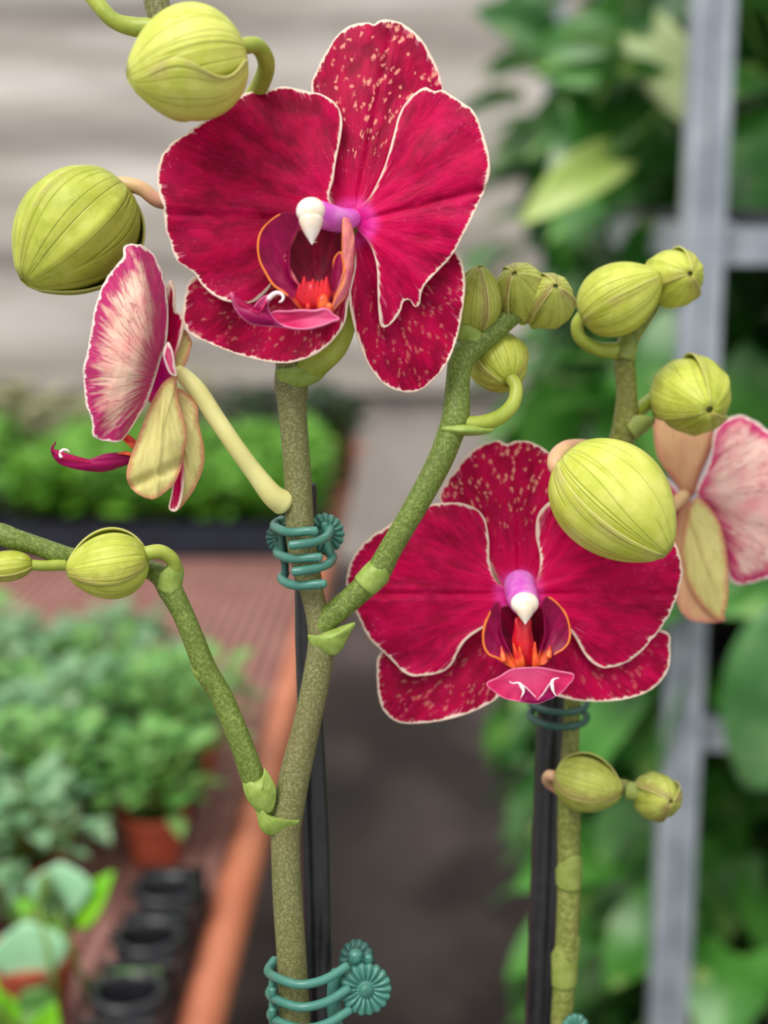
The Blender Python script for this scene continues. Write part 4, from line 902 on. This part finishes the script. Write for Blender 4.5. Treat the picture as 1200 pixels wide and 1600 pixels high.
def place(root, first, pos, rz=0.0, sc=1.0, label=None, group=None):
    if first: r = root
    else:
        r = root.copy(); COL.objects.link(r)
        for ch in root.children:
            c = ch.copy(); COL.objects.link(c); c.parent = r
    r.location = pos; r.rotation_euler = (0, 0, rz); r.scale = (sc, sc, sc)
    if label: r['label'] = label
    if group: r['group'] = group
    return r
rnd = random.Random(77)
# seedlings on the near bench
protos = [plant('potted_seedling', 'bush', 100+i, 0.030, 0.050, M['potor'] if i % 2 == 0 else M['blackp'], M['seed_leaf'] if i < 2 else M['seed_leaf_blue'], 90, 0.060, 0.075, 0.026, 0.0095, 'ovate', cat='plant') for i in range(4)]
ORD = ['first', 'second', 'third', 'fourth', 'fifth', 'sixth', 'seventh', 'eighth', 'ninth', 'tenth', 'eleventh', 'twelfth']
used = [False]*4
for row in range(6):
    t = 1.06+row*0.088; s = SR-(0.155 if row == 0 else 0.075 if row < 4 else 0.10 if row == 4 else 0.17); n_ = 0
    while s > SR-0.14-0.33*t:
        i = rnd.randrange(4); p = A(s+rnd.uniform(-.008, .008), t+rnd.uniform(-.008, .008), ZB+0.004)
        place(protos[i], not used[i], p, rnd.uniform(0, 6.28), rnd.uniform(0.85, 1.12), '%s seedling in %s pot, %s from the rail, %s bench row from the front' % ('green' if i < 2 else 'bluish', 'an orange' if i % 2 == 0 else 'a black', ORD[n_], ORD[row]), 'seedlings in pots on the left mesh bench'); used[i] = True
        s -= 0.086; n_ += 1
# spoon-leaved young plants in the lower left corner
# empty black cell tray beside the rail
tr = empty('cell_tray', A(-0.190, 0.95, ZB)); tag(tr, 'empty black cell tray with round pockets, against the terracotta rail', 'tray')
g = Geo(); g.box(A(-0.190, 0.945, ZB+0.012), (0.052, 0.24, 0.014), ROT)
for k_ in range(4): g.box(A(-0.190, 0.835+k_*0.073, ZB+0.030), (0.050, 0.006, 0.022), ROT)
g.build('tray_body', M['blackp'], tr)
for k_ in range(3):
    c = A(-0.190, 0.870+k_*0.074, ZB+0.012)
    g = Geo(); prof = [(0.014, 0.008), (0.019, 0.028), (0.0205, 0.032), (0.0245, 0.033), (0.0265, 0.030), (0.022, 0.004)]
    g.lathe(c, prof, 28); g.build('tray_cell', M['blackp'], tr, smooth=True)
# trays and lush plants at the far end
for i, (sa, sb_) in enumerate(((-0.72, -0.17), (-1.30, -0.75))):
    o = empty('seed_tray', A((sa+sb_)/2, 2.46, ZB+0.006)); tag(o, ('dark blue seed tray of bright green plants, at the aisle end', 'dark blue seed tray of bright green plants, at the far left')[i], 'tray', 'dark seed trays at the far end of the bench')
    g = Geo(); wd = sb_-sa; c = A((sa+sb_)/2, 2.46, 0)
    g.box(A((sa+sb_)/2, 2.46, ZB+0.012), (wd, 0.50, 0.012), ROT)
    g.box(A((sa+sb_)/2, 2.21, ZB+0.034), (wd, 0.010, 0.050), ROT); g.box(A((sa+sb_)/2, 2.71, ZB+0.034), (wd, 0.010, 0.050), ROT)
    g.box(A(sa, 2.46, ZB+0.034), (0.010, 0.50, 0.050), ROT); g.box(A(sb_, 2.46, ZB+0.034), (0.010, 0.50, 0.050), ROT); g.build('tray_body', M['bluep'], o)
lu = [plant('tray_plant', 'bush', 200+i, 0.036, 0.04, M['blackp'], M['lush'], 110, 0.062, 0.085, 0.032, 0.012, 'ovate', cat='plant') for i in range(2)]
us = [False]*2
for jr, t in enumerate((2.27, 2.37, 2.47, 2.57, 2.66)):
    for ic in range(11):
        s = -0.215-ic*0.098
        if abs(s+0.735) < 0.045: continue
        i = (jr+ic) % 2
        place(lu[i], not us[i], A(s+rnd.uniform(-.006, .006), t, ZB+0.020), rnd.uniform(0, 6.28), rnd.uniform(0.88, 1.08), 'bright green plant, %s from the aisle in the %s row of the seed trays' % (ORD[ic], ORD[jr]), 'bright green plants in the seed trays'); us[i] = True
dkp = plant('dark_leaf_plant', 'bush', 300, 0.05, 0.07, M['blackp'], M['lush_dark'], 90, 0.085, 0.12, 0.045, 0.017, 'ovate', cat='plant')
crp = plant('cream_leaf_plant', 'bush', 301, 0.05, 0.07, M['blackp'], M['succ'], 70, 0.085, 0.115, 0.055, 0.016, 'ovate', cat='plant')
ud = uc = False
for ic in range(8):
    s = -0.20-ic*0.155
    for ir, t in enumerate((2.84, 3.02)):
        if ic < 2:
            place(dkp, not ud, A(s, t+0.02*(ic % 2), ZB+0.006), ic*1.3+t, 0.85, 'dark reddish green plant behind the seed trays, %s row, %s from the aisle' % (ORD[ir], ORD[ic]), 'dark leaved plants behind the seed trays'); ud = True
        else:
            place(crp, not uc, A(s, t+0.02*(ic % 2), ZB+0.006), ic*1.7+t, 0.8+0.07*(ic % 3), 'cream tipped plant behind the seed trays, %s row, %s from the aisle' % (ORD[ir], ORD[ic]), 'cream tipped plants behind the seed trays'); uc = True
M['potbr'] = mat_simple('rust_brown_pot', (96, 52, 42), (118, 66, 52), 20, 0.6, 0.3)
rb = plant('dark_leaf_plant', 'bush', 310, 0.030, 0.095, M['potbr'], M['lush_dark'], 50, 0.05, 0.07, 0.04, 0.014, 'ovate', 'dark leaved plant in a tall rust brown pot, at the aisle corner of the trays', 'plant')
place(rb, True, A(-0.155, 2.775, ZB+0.016), 0.4, 1.0)
# right: galvanised shelving with trailing plants
sh = empty('shelving_rack', A(0.62, 2.2, 0)); tag(sh, 'galvanised steel shelving rack with slotted uprights, along the right of the aisle', 'shelf')
def upright(s, t, w=0.035):
    g = Geo(); H = 2.1; th = 0.003
    g.box(A(s-w*0.27, t, H/2), (w*0.42, th, H), ROT); g.box(A(s+w*0.27, t, H/2), (w*0.42, th, H), ROT)
    g.box(A(s, t+0.010, H/2), (w*0.16, th, H), ROT); g.box(A(s-w*0.07, t+0.005, H/2), (th, 0.012, H), ROT); g.box(A(s+w*0.07, t+0.005, H/2), (th, 0.012, H), ROT)
    g.box(A(s-w*0.48, t+0.012, H/2), (th, 0.026, H), ROT); g.box(A(s+w*0.48, t+0.012, H/2), (th, 0.026, H), ROT)
    return g.build('upright', M['galv'], sh)
S0, S1, Ta, Tb = 0.250, 1.05, 1.32, 2.86
for s, t in ((S0, Ta), (S1, Ta), (S0, Tb), (S1, Tb)): upright(s, t)
for z in (1.262, 0.80, 0.28):
    for s in (S0, S1):
        g = Geo(); g.box(A(s, (Ta+Tb)/2, z), (0.004, Tb-Ta, 0.036), ROT); g.box(A(s+0.012*(1 if s == S0 else -1), (Ta+Tb)/2, z+0.017), (0.028, Tb-Ta, 0.003), ROT); g.build('beam', M['galv'], sh)
    for t in (Ta+0.02, Tb):
        g = Geo(); g.box(A((S0+S1)/2, t, z), (S1-S0, 0.004, 0.036), ROT); g.box(A((S0+S1)/2, t+0.012, z+0.017), (S1-S0, 0.028, 0.003), ROT); g.build('beam', M['galv'], sh)
    g = Geo(); g.box(A((S0+S1)/2, (Ta+Tb)/2, z+0.024), (S1-S0-0.01, Tb-Ta-0.03, 0.012), ROT); g.build('shelf_board', M['shelfb'], sh)
pk = [plant('trailing_pothos', 'trail', 400+i, 0.075, 0.11, M['blackp'], (M['pothos'], M['pothos_light'], M['pothos_mid'])[i], 62, 0.20, 0.26, 0.115, 0.050, 'heart', cat='plant', droop=0.35) for i in range(3)]
up = [False]*3
lv = {1.262: 'top', 0.80: 'middle', 0.28: 'bottom'}
for z in (1.262, 0.80, 0.28):
    for r_, s in enumerate((0.40 if z > 1 else 0.36, 0.74)):
        for c_ in range(5):
            t = 1.54+c_*0.29+0.05*r_
            i = (c_+r_*2+int(z*10)) % 3
            kd = ('dark green', 'pale speckled', 'mid green')[i]
            place(pk[i], not up[i], A(s, t, z+0.032), rnd.uniform(0, 6.28), rnd.uniform(0.9, 1.12) if z > 0.3 else 0.95, '%s trailing plant, %s from the front in the %s row of the %s shelf' % (kd, ORD[c_], 'aisle' if r_ == 0 else 'wall', lv[z]), 'trailing plants on the galvanised shelves'); up[i] = True
# two broad leaved plants whose big leaves lean out of the shelves
def traced_leaf(par, px, py, d, deg, Lp, Wp, mat, tilt=0.3, rollv=0.0, fold=0.25, shape='heart', pot=None):
    V, F = leaf_geo(Lp*d/FPX, Wp*d/FPX, shape, fold, 0.22, 12, 8)
    a = math.radians(deg); yv = (RX*math.cos(a)+UP*math.sin(a)); xv = (RX*math.sin(a)-UP*math.cos(a)); zv = -FW
    Rm_ = Matrix((xv, yv, zv)).transposed() @ Matrix.Rotation(tilt, 3, 'X') @ Matrix.Rotation(rollv, 3, 'Y')
    c = P(px, py, d); V = [c+Rm_ @ v for v in V]
    mesh('leaf', V, F, mat, par, solid=0.0008)
    if pot is not None:
        g = Geo(); m_ = (c+pot)/2+Vector((0, 0, 0.05)); g.tube([pot, m_, c], [0.003, 0.0026, 0.002], 8, False); g.build('leaf_stalk', M['plstem'], par, smooth=True)
def broad(label, pos, leaves):
    r = empty('broad_leaf_plant', pos); tag(r, label, 'plant')
    g = pot_geo(0.055, 0.09); g.v = [v+pos for v in g.v]; g.build('pot', M['blackp'], r)
    for args in leaves: traced_leaf(r, *args, pot=pos+Vector((0, 0, 0.08)))
def corner(label, name, pos, potm, leaves):
    r = empty(name, pos); tag(r, label, 'plant')
    g = pot_geo(0.030, 0.050); g.v = [v+pos for v in g.v]; g.build('pot', potm, r)
    for args in leaves: traced_leaf(r, *args, shape='spoon' if args[6] is M['spoon'] else 'ovate', pot=pos+Vector((0, 0, 0.045)))
corner('young plant with round pale mint leaves and lime shoots, nearest the bottom left corner', 'young_spoon_leaf_plant', A(-0.262, 0.90, ZB+0.004), M['potor'],
       [(100, 1452, 1.00, 92, 105, 50, M['spoon'], 0.3, 0.0), (62, 1562, 0.97, 98, 125, 60, M['spoon'], 0.3, 0.1), (108, 1452, 1.0, 148, 95, 24, M['lime'], 0.2, 0.3), (118, 1450, 1.0, 62, 105, 26, M['lime'], 0.2, -0.5), (140, 1560, 0.99, 20, 120, 34, M['seed_leaf'], 0.3, 0.2), (90, 1560, 0.96, 200, 90, 30, M['seed_leaf'], 0.3, 0.1)])
corner('lime green young plant clipped by the bottom left corner', 'young_lime_plant', A(-0.325, 0.80, ZB+0.004), M['blackp'],
       [(20, 1625, 0.90, 118, 110, 34, M['lime'], 0.2, 0.3), (60, 1640, 0.90, 70, 80, 26, M['lime'], 0.3, 0.0), (-30, 1600, 0.90, 80, 90, 34, M['lime'], 0.3, 0.0)])
corner('mint leaved young plant behind the corner one, just before the seedlings', 'young_spoon_leaf_plant', A(-0.345, 1.00, ZB+0.004), M['potor'],
       [(10, 1440, 1.10, 100, 90, 44, M['spoon'], 0.3, 0.0), (30, 1460, 1.10, 50, 90, 36, M['seed_leaf'], 0.3, 0.0), (-10, 1500, 1.08, 150, 90, 36, M['spoon'], 0.3, 0.0)])
broad('plant with pale yellow-green curled leaf leaning out over the top shelf edge', A(0.335, 1.62, 1.294), [(955, 250, 1.50, 212, 175, 42, M['pale_leaf'], 0.3, 0.3), (1015, 60, 1.45, -62, 190, 46, M['pale_var'], 0.2, 0.4), (940, 150, 1.70, -80, 190, 78, M['pothos_mid'], 0.2, -0.3), (960, 90, 1.66, 170, 150, 70, M['pothos_mid'], -0.2, 0.2), (850, 60, 1.7, 160, 120, 50, M['pothos_light'], 0.5, 0.4)])
broad('plant with one very large round green leaf leaning out of the middle shelf', A(0.46, 1.42, 0.832), [(1275, 1000, 1.22, -108, 290, 118, M['big_leaf'], -0.2, 0.15), (1130, 905, 1.30, -15, 130, 50, M['big_leaf'], 0.4, 0.2), (1250, 900, 1.3, -160, 150, 50, M['pothos_mid'], 0.4, 0.2)])
